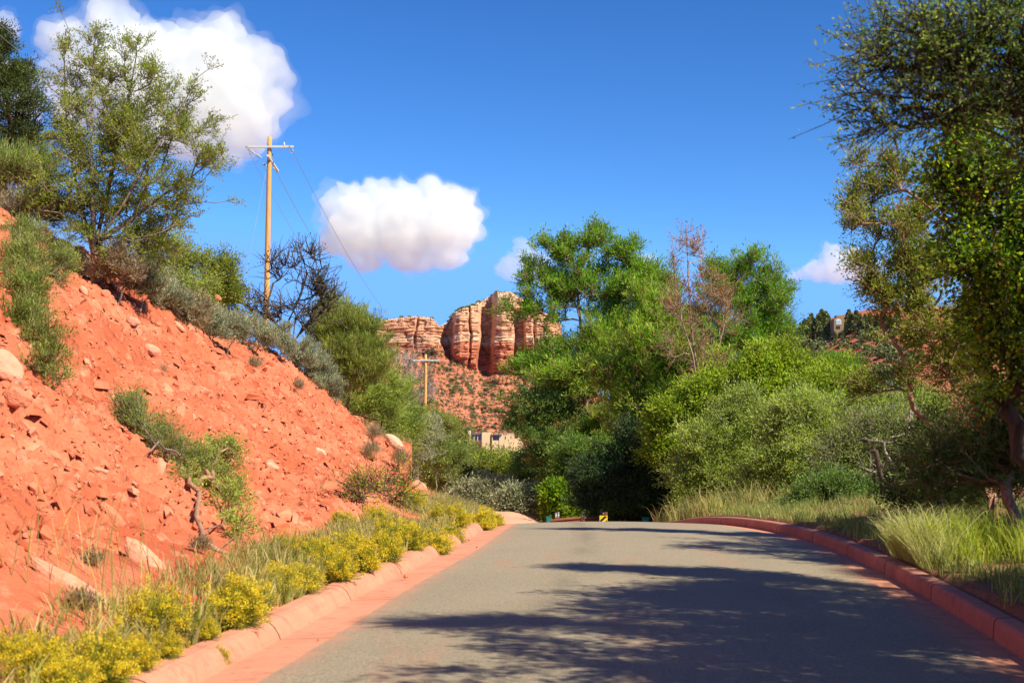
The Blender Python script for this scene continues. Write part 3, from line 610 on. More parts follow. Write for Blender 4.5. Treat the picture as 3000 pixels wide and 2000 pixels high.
SAGE = [(330, 790, 27.6), (400, 830, 29), (470, 880, 31), (540, 915, 33), (600, 950, 36), (660, 970, 38), (735, 985, 43), (800, 1000, 46), (860, 1035, 48), (905, 1075, 49), (950, 1130, 49)]
SLAB = ['grey sagebrush under the low boughs of the large juniper', 'grey sagebrush just right of the large juniper on the bank rim', 'sagebrush on the bank rim below the feathery shrub', 'brownish sagebrush in the middle of the rim row',
        'wide sagebrush on the rim below the round topped juniper', 'sagebrush on the rim left of the pole guy guard', 'sagebrush at the foot of the near utility pole', 'silvery sagebrush under the bare dark tree',
        'sagebrush right below the trunk of the bare dark tree', 'sagebrush beside the hanging root on the rim', 'lowest grey sagebrush of the rim row above the hanging root']
for i, (px, py, d) in enumerate(SAGE):
    x = (px - 1500) / FPX * d; r_ = 46 if i != 4 else 60
    plant('sagebrush', SLAB[i], 'sagebrush', foot(px, d), LB([(px, py - 12, r_, 34), (px + 35, py + 10, r_ * .7, 26)], d), B_GREY, L_SAGE if i not in (0, 3) else L_DRY, 30 + i, tips=90, leaves=110, spread=.07, L=.075, w=.013, up=1.0, r_trunk=.03, r_twig=.005, seg=.2, twig_l=.16, parts=('stems', 'foliage'), group='sagebrush along the rim of the bank')
# bare dark tree in front of the pole
d = 50
def q3(px, py, dd=0): return tuple(P(px, py, d + dd))
st_ = [[q3(850, 1010), q3(800, 990, .2), q3(755, 955, .3), q3(735, 905, .2), q3(712, 850), q3(690, 820)], [q3(862, 1000), q3(890, 960, -.2), q3(940, 915), q3(985, 880, .3), q3(1010, 850, .3), q3(1015, 825, .3)],
       [q3(850, 1005), q3(845, 940, .4), q3(875, 880, .2), q3(900, 800, -.2), q3(880, 740, -.3), q3(873, 715)], [q3(852, 1004), q3(815, 960, -.5), q3(780, 900, -.5), q3(800, 830, -.4)],
       [q3(858, 1000), q3(865, 930, .6), q3(925, 860, .8), q3(935, 790, .6), q3(905, 730, .5)]]
plant('dead_tree', 'bare dark twisted tree standing in front of the near utility pole', 'dead tree', P(960, 1175, d - .6), LB([(760, 870, 60, 60, 0), (860, 800, 110, 75), (940, 840, 80, 60), (880, 900, 110, 60), (890, 740, 45, 30), (960, 880, 50, 40), (720, 850, 40, 40), (790, 920, 60, 50)], d, .7),
      B_DARK, L_JUND, 12, tips=300, leaves=3, spread=.1, L=.08, w=.03, r_trunk=.17, r_twig=.012, seg=.35, twigs=3, twig_l=.30, start=[[q3(935, 1140, -.4), q3(910, 1085, -.2), q3(880, 1025)] + s_ for s_ in st_], wig=.35)
# green broom mass right of it
plant('broom_shrub', 'tall yellow green broom shrub bulging over the rim right of the bare dark tree', 'shrub', foot(1010, 55),
      LB([(960, 960, 60, 60), (1020, 990, 80, 70), (1058, 1000, 42, 48), (1080, 1050, 30, 50), (1000, 1060, 90, 60), (1060, 1100, 70, 60)], 53), B_GREY, L_BROOM, 13, tips=520, leaves=110, spread=.12, L=.16, w=.018, up=1.2, r_trunk=.08, r_twig=.007, seg=.3, twig_l=.35, parts=('stems', 'foliage'), out=.6)
plant('broom_shrub', 'mid green lower broom shrub between the yellow green broom and the leafless grey tree', 'shrub', foot(1080, 57),
      LB([(1010, 1130, 60, 55), (1080, 1150, 75, 60), (1140, 1150, 50, 55), (1110, 1195, 60, 30), (1050, 1190, 50, 34)], 57), B_DARK, L_MESQ, 14, tips=420, leaves=110, spread=.11, L=.09, w=.016, up=.7, r_trunk=.07, r_twig=.008, seg=.3, parts=('stems', 'foliage'))
plant('dead_tree', 'leafless pale grey tree just left of the far utility pole', 'dead tree', foot(1190, 134), LB([(1165, 1080, 40, 60), (1205, 1090, 40, 60), (1180, 1150, 50, 60), (1235, 1140, 34, 50), (1210, 1190, 60, 50)], 134), B_PALE, None, 15, tips=170, leaves=0, r_trunk=.2, r_twig=.016, seg=.6, twigs=5, twig_l=1.0, wig=.2)
# second rim shrubs to the nose of the bank
RIM = [(1165, 1235, 60, 45, 60, L_MESQ, 'green shrub behind the pale slabs at the lower end of the bank'), (1215, 1275, 55, 45, 64, L_SAGE, 'silvery shrub behind the pale slabs near the far pole'), (1270, 1245, 60, 50, 78, L_BROOM, 'olive shrub at the foot of the far utility pole'),
       (1150, 1185, 70, 50, 66, L_SHRUB, 'green shrub behind the lower broom on the rim'), (1290, 1320, 55, 50, 68, L_SHRUB, 'light green bush just above the round boulder')]
for i, (px, py, rx, ry, d, lf, lab) in enumerate(RIM):
    plant('rim_shrub', lab, 'shrub', foot(px, d), LB([(px, py, rx, ry), (px + 20, py + 30, rx, ry)], d), B_GREY, lf, 50 + i, tips=170, leaves=90, spread=.14, L=.09, w=.025, r_trunk=.05, r_twig=.01, seg=.35, twig_l=.3, parts=('stems', 'foliage'))
# junipers in the middle distance, left of the road's end
MID = [(1340, 1310, [(1335, 1285, 26, 32), (1325, 1335, 60, 45), (1385, 1350, 40, 26)], 125, L_JUND, 'dark juniper directly left of the cream house'),
       (1350, 1390, [(1330, 1360, 75, 55), (1390, 1380, 70, 60), (1350, 1420, 80, 45)], 100, L_JUN, 'broad olive juniper below the left end of the cream house'),
       (1480, 1400, [(1480, 1370, 60, 38), (1510, 1400, 70, 55), (1440, 1400, 60, 55), (1480, 1440, 80, 40)], 95, L_JUN, 'broad juniper below the middle of the cream house'),
       (1560, 1440, [(1545, 1400, 45, 50), (1575, 1450, 50, 45)], 86, L_MESQD, 'small dull green tree above the pale gravel cut'),
       (1240, 1360, [(1260, 1345, 60, 40), (1300, 1380, 60, 45), (1340, 1420, 50, 35)], 80, L_SHRUB, 'light bush right of the round boulder'),
       (1420, 1460, [(1400, 1455, 60, 30), (1460, 1470, 60, 28)], 78, L_SAGE, 'low silvery scrub between grass bank and junipers'),
       (1540, 1490, [(1520, 1478, 50, 20), (1580, 1488, 40, 18)], 74, L_SAGE, 'low grey scrub along the top of the pale gravel cut'),
       (1620, 1400, [(1600, 1380, 60, 70), (1640, 1440, 60, 60)], 92, L_MESQD, 'shadowy bush behind the pale gravel cut')]
for i, (px, py, lb, d, lf, lab) in enumerate(MID):
    plant('juniper_tree' if 'juniper' in lab else 'scrub_bush', lab, 'juniper' if 'juniper' in lab else 'shrub', foot(px, d), LB(lb, d), B_GREY, lf, 60 + i, tips=330, leaves=90, spread=.20, L=.13, w=.05, r_trunk=.12, r_twig=.014, seg=.5, twig_l=.45)

# ------------------------------------------------------------------ the wall of trees beyond the crest
PINE = dict(spread=.12, L=.19, w=.040, up=.75, r_twig=.014, seg=.5, twigs=5, twig_l=.42, out=1.0, zsq=.9)
plant('pine_tree', 'tallest bright green pine with open upswept crown, its left side against the butte', 'pine', foot(1710, 80),
      LB([(1712, 708, 66, 42), (1632, 742, 52, 45), (1813, 757, 52, 48), (1571, 805, 42, 45), (1680, 825, 95, 62), (1813, 848, 95, 70), (1900, 806, 42, 44), (1890, 890, 70, 60), (1541, 900, 34, 34), (1510, 915, 28, 22), (1610, 925, 45, 30), (1640, 880, 50, 40),
          (1545, 1050, 55, 26), (1520, 1075, 28, 20), (1600, 1075, 60, 30), (1690, 1040, 75, 50), (1840, 965, 75, 60), (1940, 940, 40, 50), (1760, 940, 60, 50), (1800, 1050, 70, 50), (1700, 1130, 90, 50), (1620, 1010, 40, 24)], 80, .9),
      B_TAN, L_PINE, 101, cl=.22, tips=1150, leaves=66, r_trunk=.26, start=[[q for q in (tuple(P(1712, 1250, 80)), tuple(P(1712, 1060, 80)), tuple(P(1700, 940, 80)), tuple(P(1690, 830, 80)))], [tuple(P(1775, 1250, 80.5)), tuple(P(1775, 1040, 80.8)), tuple(P(1800, 930, 81)), tuple(P(1822, 850, 81))]], shell=.4, bias=.35, **PINE)
plant('pine_tree', 'full bright green pine behind the dead pine, right of the tallest one', 'pine', foot(2140, 90),
      LB([(2105, 795, 50, 36), (2172, 785, 62, 42), (2232, 826, 50, 45), (2280, 890, 46, 60), (2215, 900, 80, 70), (2120, 870, 85, 60), (2262, 975, 60, 55), (1977, 830, 34, 52), (1968, 900, 36, 60), (2020, 950, 60, 60), (2180, 1000, 90, 60), (2100, 980, 80, 60), (2080, 1080, 100, 60)], 90, .9),
      B_TAN, L_PINE, 103, cl=.24, tips=900, leaves=66, r_trunk=.28, shell=.45, bias=.35, **PINE)
plant('pine_tree', 'lower spreading light green pine filling the gap beneath the dead pine', 'pine', foot(1960, 63),
      LB([(1905, 1020, 60, 36), (1934, 1060, 100, 40), (2020, 1110, 110, 45), (1870, 1100, 80, 45), (1965, 1170, 110, 50), (1880, 1190, 70, 40), (2080, 1180, 70, 40), (1980, 1240, 90, 40), (1800, 1115, 60, 40)], 63, .9),
      B_TAN, L_PINEL, 105, cl=.26, tips=760, leaves=70, r_trunk=.22, shell=.5, extra_leaf=L_BROWN, xfrac=.07, bias=.5, **PINE)
d = 60
sp = [[tuple(P(*a, d)) for a in ((2065, 1250), (2050, 1120), (2030, 1000), (2020, 880), (2015, 780), (2012, 700), (2010, 655))], [tuple(P(*a, d + .5)) for a in ((2070, 1200), (2090, 1050), (2075, 930), (2060, 830), (2050, 740), (2045, 672))],
      [tuple(P(*a, d - .5)) for a in ((2055, 1200), (2030, 1040), (1995, 930), (1980, 830), (1975, 740), (1968, 690))], [tuple(P(*a, d)) for a in ((2075, 1180), (2110, 1000), (2130, 920), (2150, 850))]]
plant('dead_pine', 'dead leafless pine with pale branches and rusty brown needles between the two green pines', 'dead pine', foot(2060, d),
      LB([(2010, 750, 24, 90), (2048, 730, 22, 60), (1978, 800, 28, 90), (2080, 850, 60, 70), (2030, 900, 80, 70), (1970, 920, 40, 50), (2110, 900, 50, 60), (2060, 1000, 90, 60), (1970, 1010, 50, 50), (2150, 960, 50, 40), (2060, 1080, 80, 40)], d, .8),
      B_DEAD, L_BROWN, 107, tips=330, leaves=8, spread=.06, L=.11, w=.032, r_trunk=.11, r_twig=.008, seg=.35, twigs=4, twig_l=.34, start=sp, wig=.15, bias=.2, up=.5)
plant('pine_tree', 'small bright green pine seen below the far red hill', 'pine', foot(2440, 92), LB([(2440, 1070, 40, 34), (2480, 1100, 50, 40), (2430, 1130, 60, 50), (2490, 1160, 60, 50), (2400, 1110, 35, 30)], 92), B_TAN, L_PINE, 109, tips=320, leaves=60, r_trunk=.18, **PINE)
plant('cypress_tree', 'olive pointed cypress in front of the spreading light green pine', 'cypress', foot(1830, 74), LB([(1830, 1150, 30, 50), (1800, 1190, 40, 45), (1860, 1190, 40, 50), (1830, 1240, 80, 50), (1900, 1230, 50, 50), (1850, 1320, 90, 80), (1850, 1430, 90, 80)], 74), B_RED, L_JUN, 111, tips=360, leaves=90, spread=.12, L=.10, w=.03, up=1.0, r_trunk=.12, r_twig=.01, seg=.4, twig_l=.3)
plant('cypress_tree', 'dark conical evergreen directly behind the yellow and black marker', 'cypress', foot(1850, 61.5),
      LB([(1870, 1290, 45, 60), (1880, 1360, 80, 70), (1850, 1430, 110, 70), (1900, 1480, 70, 55), (1800, 1470, 90, 60), (1750, 1420, 60, 60), (1850, 1500, 110, 30)], 61.5), B_DARK, L_CYP, 113, tips=720, leaves=110, spread=.17, L=.12, w=.035, up=.6, r_trunk=.18, r_twig=.01, seg=.4, twig_l=.4, shell=.35)
plant('mesquite_tree', 'dusky mesquite with yellow pods left of the road end, beside the cream house', 'mesquite', foot(1620, 77),
      LB([(1530, 1205, 60, 50), (1600, 1200, 90, 65), (1670, 1200, 80, 60), (1560, 1260, 60, 50), (1650, 1290, 95, 70), (1730, 1250, 70, 70), (1700, 1350, 90, 80), (1625, 1370, 60, 60), (1640, 1440, 60, 60), (1610, 1300, 50, 40)], 77, .9),
      B_DARK, L_MESQD, 115, tips=760, leaves=80, spread=.20, L=.12, w=.04, r_trunk=.2, r_twig=.01, seg=.45, twig_l=.4, extra_leaf=L_POD, xfrac=.10, out=.6, shell=.45)
plant('mesquite_tree', 'dark leafy tree whose branches spread over the guardrail', 'mesquite', foot(1690, 73),
      LB([(1690, 1340, 80, 50), (1740, 1360, 80, 60), (1660, 1440, 70, 60), (1740, 1450, 100, 50), (1690, 1490, 90, 28), (1630, 1480, 40, 35)], 73), B_DARK, L_MESQD, 117, tips=520, leaves=90, spread=.18, L=.12, w=.04, r_trunk=.15, r_twig=.01, seg=.4, twig_l=.38, extra_leaf=L_VINE, xfrac=.25)
plant('leafy_tree', 'sunlit yellow green leafy patch at the left foot of the dark trees', 'tree', foot(1640, 71), LB([(1625, 1450, 35, 40), (1655, 1500, 45, 26), (1635, 1480, 25, 25)], 71), B_DARK, L_VINE, 118, tips=160, leaves=80, spread=.14, L=.14, w=.07, r_trunk=.08, r_twig=.01)
plant('leafy_tree', 'yellow green leafy tree glowing between the dark evergreen and the big mesquite', 'tree', foot(1980, 75), LB([(1975, 1400, 50, 50), (1985, 1460, 50, 45), (1770, 1260, 60, 30), (1960, 1340, 40, 40)], 75), B_DARK, L_VINE, 119, tips=360, leaves=80, spread=.16, L=.14, w=.07, r_trunk=.1, r_twig=.01)
plant('low_shrub', 'low blue green shrub in the dark hollow behind the marker', 'shrub', foot(1850, 61), LB([(1840, 1495, 60, 28), (1900, 1500, 50, 24), (1790, 1500, 30, 20)], 61), B_DARK, L_MESQD, 120, tips=180, leaves=90, spread=.12, L=.10, w=.03, r_trunk=.05, r_twig=.008, seg=.3)
MQ = dict(spread=.15, L=.085, w=.028, r_twig=.008, seg=.4, twig_l=.34, out=.5, shell=.42)
plant('mesquite_tree', 'big feathery grey green mesquite, its crown rising right of the road end', 'mesquite', foot(2120, 52),
      LB([(2146, 1215, 80, 50), (2200, 1260, 90, 60), (2100, 1290, 100, 60), (2170, 1340, 120, 70), (2060, 1360, 80, 60), (2030, 1420, 60, 50), (2100, 1440, 110, 55), (2220, 1430, 110, 60)], 52, .9), B_GREY, L_MESQ, 121, tips=1150, leaves=80, r_trunk=.16, cl=.22, **MQ)
plant('mesquite_tree', 'wide pale green mesquite between the big one and the bare stems', 'mesquite', foot(2360, 45),
      LB([(2340, 1220, 80, 50), (2400, 1260, 90, 60), (2310, 1320, 110, 70), (2400, 1360, 110, 70), (2300, 1420, 110, 60), (2420, 1440, 90, 50), (2460, 1320, 60, 50)], 45, .9), B_GREY, L_MESQ, 123, tips=1100, leaves=80, r_trunk=.14, cl=.24, **MQ)
plant('oak_tree', 'yellow green small leaved oak above the mesquites below the far hill', 'oak', foot(2290, 58),
      LB([(2240, 1060, 70, 45), (2290, 1100, 95, 60), (2220, 1130, 80, 60), (2350, 1110, 60, 50), (2290, 1170, 110, 60), (2170, 1150, 60, 50)], 58, .9), B_DARK, L_OAK, 125, tips=700, leaves=80, spread=.17, L=.11, w=.05, r_trunk=.18, r_twig=.01, seg=.4, twig_l=.36)
plant('oak_tree', 'second yellow green oak further right in front of the red hillside', 'oak', foot(2430, 54),
      LB([(2380, 1150, 60, 45), (2430, 1150, 70, 60), (2490, 1200, 70, 60), (2400, 1210, 80, 60), (2540, 1240, 60, 50)], 54, .9), B_DARK, L_OAK, 127, tips=520, leaves=70, spread=.17, L=.10, w=.045, r_trunk=.15, r_twig=.01, seg=.4, twig_l=.36)
plant('oak_tree', 'shaded oak low in the middle of the tree wall', 'oak', foot(2200, 56), LB([(2230, 1330, 90, 90), (2200, 1430, 100, 70), (2300, 1380, 80, 80)], 56, .9), B_DARK, L_OAK, 129, tips=320, leaves=80, spread=.2, L=.12, w=.055, r_trunk=.14, r_twig=.01)
# thicket with bare stems, right
plant('thicket_tree', 'sparse small leaved thicket tree with many bare upright stems', 'tree', foot(2560, 36),
      LB([(2540, 1290, 90, 50), (2620, 1290, 80, 50), (2500, 1360, 90, 60), (2590, 1380, 90, 60), (2660, 1350, 70, 60), (2560, 1440, 100, 40)], 36, .8), B_GREY, L_SHRUB, 131, tips=620, leaves=40, spread=.12, L=.055, w=.024, r_trunk=.10, r_twig=.007, seg=.3, twig_l=.35, wig=.3, bias=.25)
plant('mesquite_tree', 'pale green tree filling the wall behind the bare stems', 'mesquite', foot(2560, 47), LB([(2520, 1230, 70, 50), (2600, 1250, 80, 60), (2560, 1330, 90, 70), (2660, 1300, 70, 60), (2620, 1400, 90, 60), (2500, 1420, 80, 50), (2700, 1200, 60, 50)], 47, .9), B_GREY, L_MESQ, 135, tips=700, leaves=80, r_trunk=.14, cl=.24, **MQ)
plant('pine_tree', 'yellow green pine between the tallest pine and the dead pine', 'pine', foot(1930, 76), LB([(1900, 900, 60, 50), (1930, 960, 70, 60), (1860, 980, 60, 50), (1780, 1000, 70, 50), (1740, 1080, 80, 50), (1660, 1110, 70, 40), (1960, 1020, 70, 50)], 76, .9), B_TAN, L_PINEL, 137, tips=620, leaves=66, r_trunk=.16, cl=.24, **PINE)
plant('oak_tree', 'bright green bush like tree under the dead pine', 'oak', foot(2080, 58), LB([(2060, 1180, 90, 50), (2140, 1150, 90, 60), (2000, 1230, 70, 50), (1960, 1290, 60, 60), (2020, 1310, 80, 60)], 58, .9), B_DARK, L_OAK, 139, tips=520, leaves=80, spread=.17, L=.11, w=.05, r_trunk=.14, r_twig=.01, seg=.4, twig_l=.36)
d = 33
plant('dead_tree', 'broken bleached dead tree with a forked pale trunk and one tall bare stick', 'dead tree', foot(2620, d), LB([(2600, 1290, 40, 20), (2650, 1350, 40, 50), (2670, 1230, 14, 60), (2560, 1400, 40, 50)], d, .6), B_PALE, None, 133, tips=34, leaves=0, r_trunk=.10, r_twig=.006, seg=.25, twigs=2, twig_l=.25,
      start=[[tuple(P(*a, d)) for a in ((2625, 1420), (2635, 1360), (2650, 1320), (2660, 1290), (2668, 1200), (2674, 1155))], [tuple(P(*a, d)) for a in ((2628, 1425), (2620, 1370), (2592, 1320), (2590, 1295), (2615, 1280), (2650, 1272), (2685, 1262))]], wig=.2)
for i, (px, py0, px1, py1, d, lab) in enumerate([(2590, 1480, 2565, 1320, 31, 'dark leaning stem left of the bleached dead tree'), (2645, 1500, 2660, 1390, 30, 'thick dark broken stem right of the bleached dead tree'), (2555, 1480, 2568, 1360, 34, 'dark snag at the left of the bare stems')]):
    plant('snag', lab, 'dead trunk', foot(px, d), LB([(px1, py1, 14, 20)], d), B_DARK, None, 140 + i, tips=8, leaves=0, r_trunk=.09, r_twig=.006, seg=.25, twigs=2, twig_l=.2, start=[[tuple(P(px, py0 - 20, d)), tuple(P((px + px1) / 2 + 6, (py0 + py1) / 2, d)), tuple(P(px1, py1, d))]])
# right juniper, leaning out over the road
d = 24
rt = [[tuple(P(*a, d + k * .1)) for k, a in enumerate(((2905, 1470), (2915, 1380), (2935, 1250), (2920, 1120), (2880, 1020), (2800, 930), (2720, 860), (2640, 790), (2590, 720)))], [tuple(P(*a, d - k * .08)) for k, a in enumerate(((2910, 1460), (2925, 1300), (2960, 1100), (2960, 900), (2900, 780), (2820, 700), (2740, 620), (2660, 560)))],
      [tuple(P(*a, d)) for a in ((2905, 1480), (2860, 1350), (2800, 1280), (2720, 1240))]]
plant('juniper_tree', 'large juniper right of the road leaning left against the sky, shaggy reddish trunk', 'juniper', P(2888, 1572, 18.0 + 3.5),
      LB([(2564, 495, 52, 42), (2625, 560, 80, 55), (2545, 585, 55, 36), (2530, 645, 48, 42), (2620, 660, 90, 60), (2700, 640, 60, 60), (2555, 760, 50, 50), (2620, 800, 75, 60), (2570, 860, 50, 45), (2640, 890, 80, 60), (2720, 800, 90, 80), (2780, 920, 110, 80), (2690, 1000, 80, 50), (2820, 1050, 110, 70), (2900, 900, 110, 110), (2560, 1130, 60, 40), (2640, 1100, 50, 40), (2870, 1180, 100, 60)], d, .9),
      B_RED, L_JUN, 151, cl=.16, tips=900, leaves=66, spread=.055, L=.046, w=.018, up=.45, r_trunk=.17, r_twig=.005, seg=.25, twigs=4, twig_l=.2, start=rt, wig=.2, shell=.45)
plant('juniper_tree', 'second juniper trunk with reddish bark near the right edge, feathery boughs', 'juniper', foot(2965, 18.5),
      LB([(2960, 1250, 80, 90), (2860, 1300, 90, 50), (2780, 1340, 80, 40), (2900, 1380, 100, 50), (2990, 1380, 70, 60), (2740, 1420, 60, 26)], 19.5, .9), B_RED, L_MESQD, 153, tips=520, leaves=90, spread=.05, L=.038, w=.013, up=.1, r_trunk=.11, r_twig=.004, seg=.25, twigs=3, twig_l=.3, out=.3)
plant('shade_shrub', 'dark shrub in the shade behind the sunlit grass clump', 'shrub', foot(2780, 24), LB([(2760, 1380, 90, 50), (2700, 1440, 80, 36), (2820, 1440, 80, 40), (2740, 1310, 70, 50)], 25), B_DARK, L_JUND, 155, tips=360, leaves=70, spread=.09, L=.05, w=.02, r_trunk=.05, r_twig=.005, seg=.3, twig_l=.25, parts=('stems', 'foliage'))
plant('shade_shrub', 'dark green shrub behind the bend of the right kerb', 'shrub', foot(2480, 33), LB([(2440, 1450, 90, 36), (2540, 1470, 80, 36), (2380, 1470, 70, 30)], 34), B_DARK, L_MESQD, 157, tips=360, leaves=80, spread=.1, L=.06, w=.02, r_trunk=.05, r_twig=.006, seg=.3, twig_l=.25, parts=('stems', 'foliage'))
# vine covered tree at the right edge
plant('vine_covered_tree', 'tree draped in broad yellow green and red vine leaves at the right edge', 'tree', (5.9, 15.5, g1(5.9, 15.5)),
      LB([(2800, 400, 60, 50), (2780, 520, 70, 70), (2850, 620, 90, 90), (2820, 760, 60, 70), (2900, 480, 90, 100), (2930, 760, 90, 120), (2960, 960, 80, 120), (2880, 900, 50, 70), (2990, 620, 90, 130), (3050, 800, 100, 200), (2970, 1130, 60, 60), (2880, 330, 80, 60)], 15.5, .9),
      B_DARK, L_VINE, 161, cl=.26, tips=760, leaves=38, spread=.09, L=.046, w=.032, up=-.3, r_trunk=.14, r_twig=.005, seg=.25, twigs=3, twig_l=.2, extra_leaf=L_VRED, xfrac=.05, shell=.4)
# overhanging mesquite nearest the camera
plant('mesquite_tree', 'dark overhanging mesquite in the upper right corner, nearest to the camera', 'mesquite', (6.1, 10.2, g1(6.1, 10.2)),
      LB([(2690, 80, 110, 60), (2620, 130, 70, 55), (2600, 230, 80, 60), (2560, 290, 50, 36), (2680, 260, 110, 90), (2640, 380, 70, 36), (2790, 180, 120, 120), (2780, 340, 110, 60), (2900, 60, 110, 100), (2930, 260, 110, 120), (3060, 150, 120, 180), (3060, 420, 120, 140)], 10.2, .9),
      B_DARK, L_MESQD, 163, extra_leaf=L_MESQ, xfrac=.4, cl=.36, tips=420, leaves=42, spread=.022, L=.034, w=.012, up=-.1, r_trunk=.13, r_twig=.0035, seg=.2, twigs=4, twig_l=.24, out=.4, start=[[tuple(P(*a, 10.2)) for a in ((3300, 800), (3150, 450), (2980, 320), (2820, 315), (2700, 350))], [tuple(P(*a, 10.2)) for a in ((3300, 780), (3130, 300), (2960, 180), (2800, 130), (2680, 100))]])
# roadside trees just outside the frame that throw the shade on the lane
OFF = [(6.3, 7.4, 6.2, 3.0, 0), (7.6, 4.0, 6.4, 3.2, 1), (6.4, 1.0, 5.6, 2.8, 2), (9.2, 9.4, 7.2, 3.2, 3), (10.8, 16.2, 6.4, 2.2, 4), (9.8, 19, 6.8, 2.6, 5), (7.0, -2.8, 5.6, 2.6, 6), (6.9, 10.9, 6.6, 2.3, 7)]
offl = ['roadside mesquite just outside the right edge, second from the camera', 'roadside mesquite beside the camera on the right', 'roadside mesquite slightly behind the camera line', 'taller mesquite standing back from the kerb outside the frame', 'mesquite behind the vine covered tree', 'mesquite behind the leaning juniper on the right', 'roadside mesquite behind the camera', 'roadside mesquite between the overhanging one and the vine covered tree']
for (x, y, h, r, k) in OFF:
    z = g1(x, y); b = r * .62
    plant('mesquite_tree', offl[k], 'mesquite', (x, y, z - .1), [(x, y, z + h * .72, b, b, b * .8), (x - b * .9, y + .3, z + h * .62, b * .8, b, b * .6), (x + b * .8, y - .4, z + h * .6, b, b, b * .6), (x - .2, y + b, z + h * .66, b, b * .8, b * .6), (x, y - b, z + h * .55, b, b * .8, b * .6)],
          B_DARK, L_MESQD, 170 + k, tips=560, leaves=66, spread=.14, L=.09, w=.036, r_trunk=.13, r_twig=.006, seg=.35, twigs=3, twig_l=.3)
# ------------------------------------------------------------------ shrubs on the face of the bank
def LH(lst, near=.12, th=.8):                               # lobes laid on the ground surface
    o = []
    for (px, py, rx, ry) in lst:
        d = hitb(px, py).y - near; p = P(px, py, d); m = d / FPX; o.append((p.x, p.y, p.z, rx * m, (rx + ry) / 2 * m * th, ry * m))
    return o
plant('bank_shrub', 'fine leaved green shrub hanging down the bank at the left edge', 'shrub', hit(40, 760), LH([(60, 700, 60, 40), (30, 780, 60, 60), (70, 850, 60, 60), (60, 930, 60, 60), (110, 990, 45, 50), (140, 1060, 34, 46), (165, 1110, 20, 26), (150, 780, 50, 60)], .25),
      B_GREY, L_SHRUB, 201, tips=420, leaves=70, spread=.045, L=.055, w=.009, up=.9, r_trunk=.03, r_twig=.0035, seg=.18, twigs=3, twig_l=.16, parts=('stems', 'foliage'))
plant('bank_shrub', 'wispy light green shrub in the middle of the bank', 'shrub', hit(420, 1340), LH([(400, 1235, 45, 40), (440, 1280, 55, 40), (500, 1330, 50, 34), (540, 1360, 40, 30), (380, 1200, 30, 30)], .2),
      B_GREY, L_SHRUB, 202, tips=220, leaves=50, spread=.045, L=.05, w=.008, up=1.0, r_trunk=.02, r_twig=.003, seg=.15, twig_l=.16, parts=('stems', 'foliage'))
hb = hit(590, 1560)
def hb_(px, py, dy=.15): return tuple(P(px, py, hitb(px, py).y - dy))
plant('bank_shrub', 'dark green shrub growing from a gnarled bare root low on the bank', 'shrub', hit(700, 1640), LH([(590, 1370, 50, 50), (640, 1335, 45, 45), (600, 1420, 45, 40), (655, 1430, 40, 50), (670, 1500, 30, 50), (690, 1560, 26, 36), (560, 1410, 30, 26), (700, 1610, 34, 26)], .22),
      B_RED, L_MESQ, 203, tips=300, leaves=66, spread=.04, L=.034, w=.012, up=.4, r_trunk=.05, r_twig=.004, seg=.15, twig_l=.14, start=[[hb_(640, 1615), hb_(600, 1590), hb_(598, 1560), hb_(620, 1545, .2), hb_(655, 1535, .25), hb_(660, 1490, .2)], [hb_(640, 1612), hb_(596, 1588), hb_(590, 1550), hb_(575, 1510), hb_(585, 1440)], [hb_(640, 1612), hb_(700, 1560), hb_(740, 1530)]], wig=.3, parts=('root', 'foliage'))
plant('weed_shrub', 'thin stemmed weedy shrub with bare crossing stalks at the foot of the bank', 'shrub', hit(1060, 1500), LH([(1060, 1450, 40, 40), (1120, 1430, 50, 40), (1180, 1395, 40, 30), (1150, 1460, 40, 30)], .3), B_DARK, L_OAK, 204, tips=150, leaves=14, spread=.06, L=.05, w=.02, r_trunk=.015, r_twig=.005, seg=.3, twig_l=.3, parts=('stems', 'foliage'))
DRYT = [(270, 1640, 20, 'small dark dry tuft beside the upper pale slab'), (580, 1600, 26, 'dry twiggy tuft left of the gnarled root'), (235, 1770, 40, 'dead brown tuft on the lower pale slab'), (480, 1085, 16, 'tiny dry tuft below the sagebrush rim'), (750, 1070, 26, 'dry tan tuft near the top of the bank'), (1095, 1325, 40, 'dry grey tuft left of the ledge of pale rock'),
        (1165, 1345, 40, 'brown tuft growing beside the round boulder'), (1095, 1270, 36, 'rusty dry tuft under the lower broom shrub'), (1340, 1390, 40, 'tan tuft on the nose of the bank'), (870, 1130, 20, 'single straw coloured tuft high on the bank'), (135, 690, 40, 'grey round tuft beside the two rim boulders')]
for i, (px, py, w, lab) in enumerate(DRYT):
    h = hitb(px, py + w * .5); k = h.y / FPX
    plant('dry_tuft', lab, 'dry tuft', h, [(h.x, h.y, h.z + w * k * .5, w * k * .5, w * k * .5, w * k * .4)], B_GREY, L_DRY, 210 + i, tips=26, leaves=30, spread=.03 + w * k * .10, L=w * k * .4, w=.008, up=1.2, r_trunk=.008, r_twig=.003, seg=.1, twig_l=w * k * .3, parts=('stems', 'foliage'), group='dry tufts on the bank')

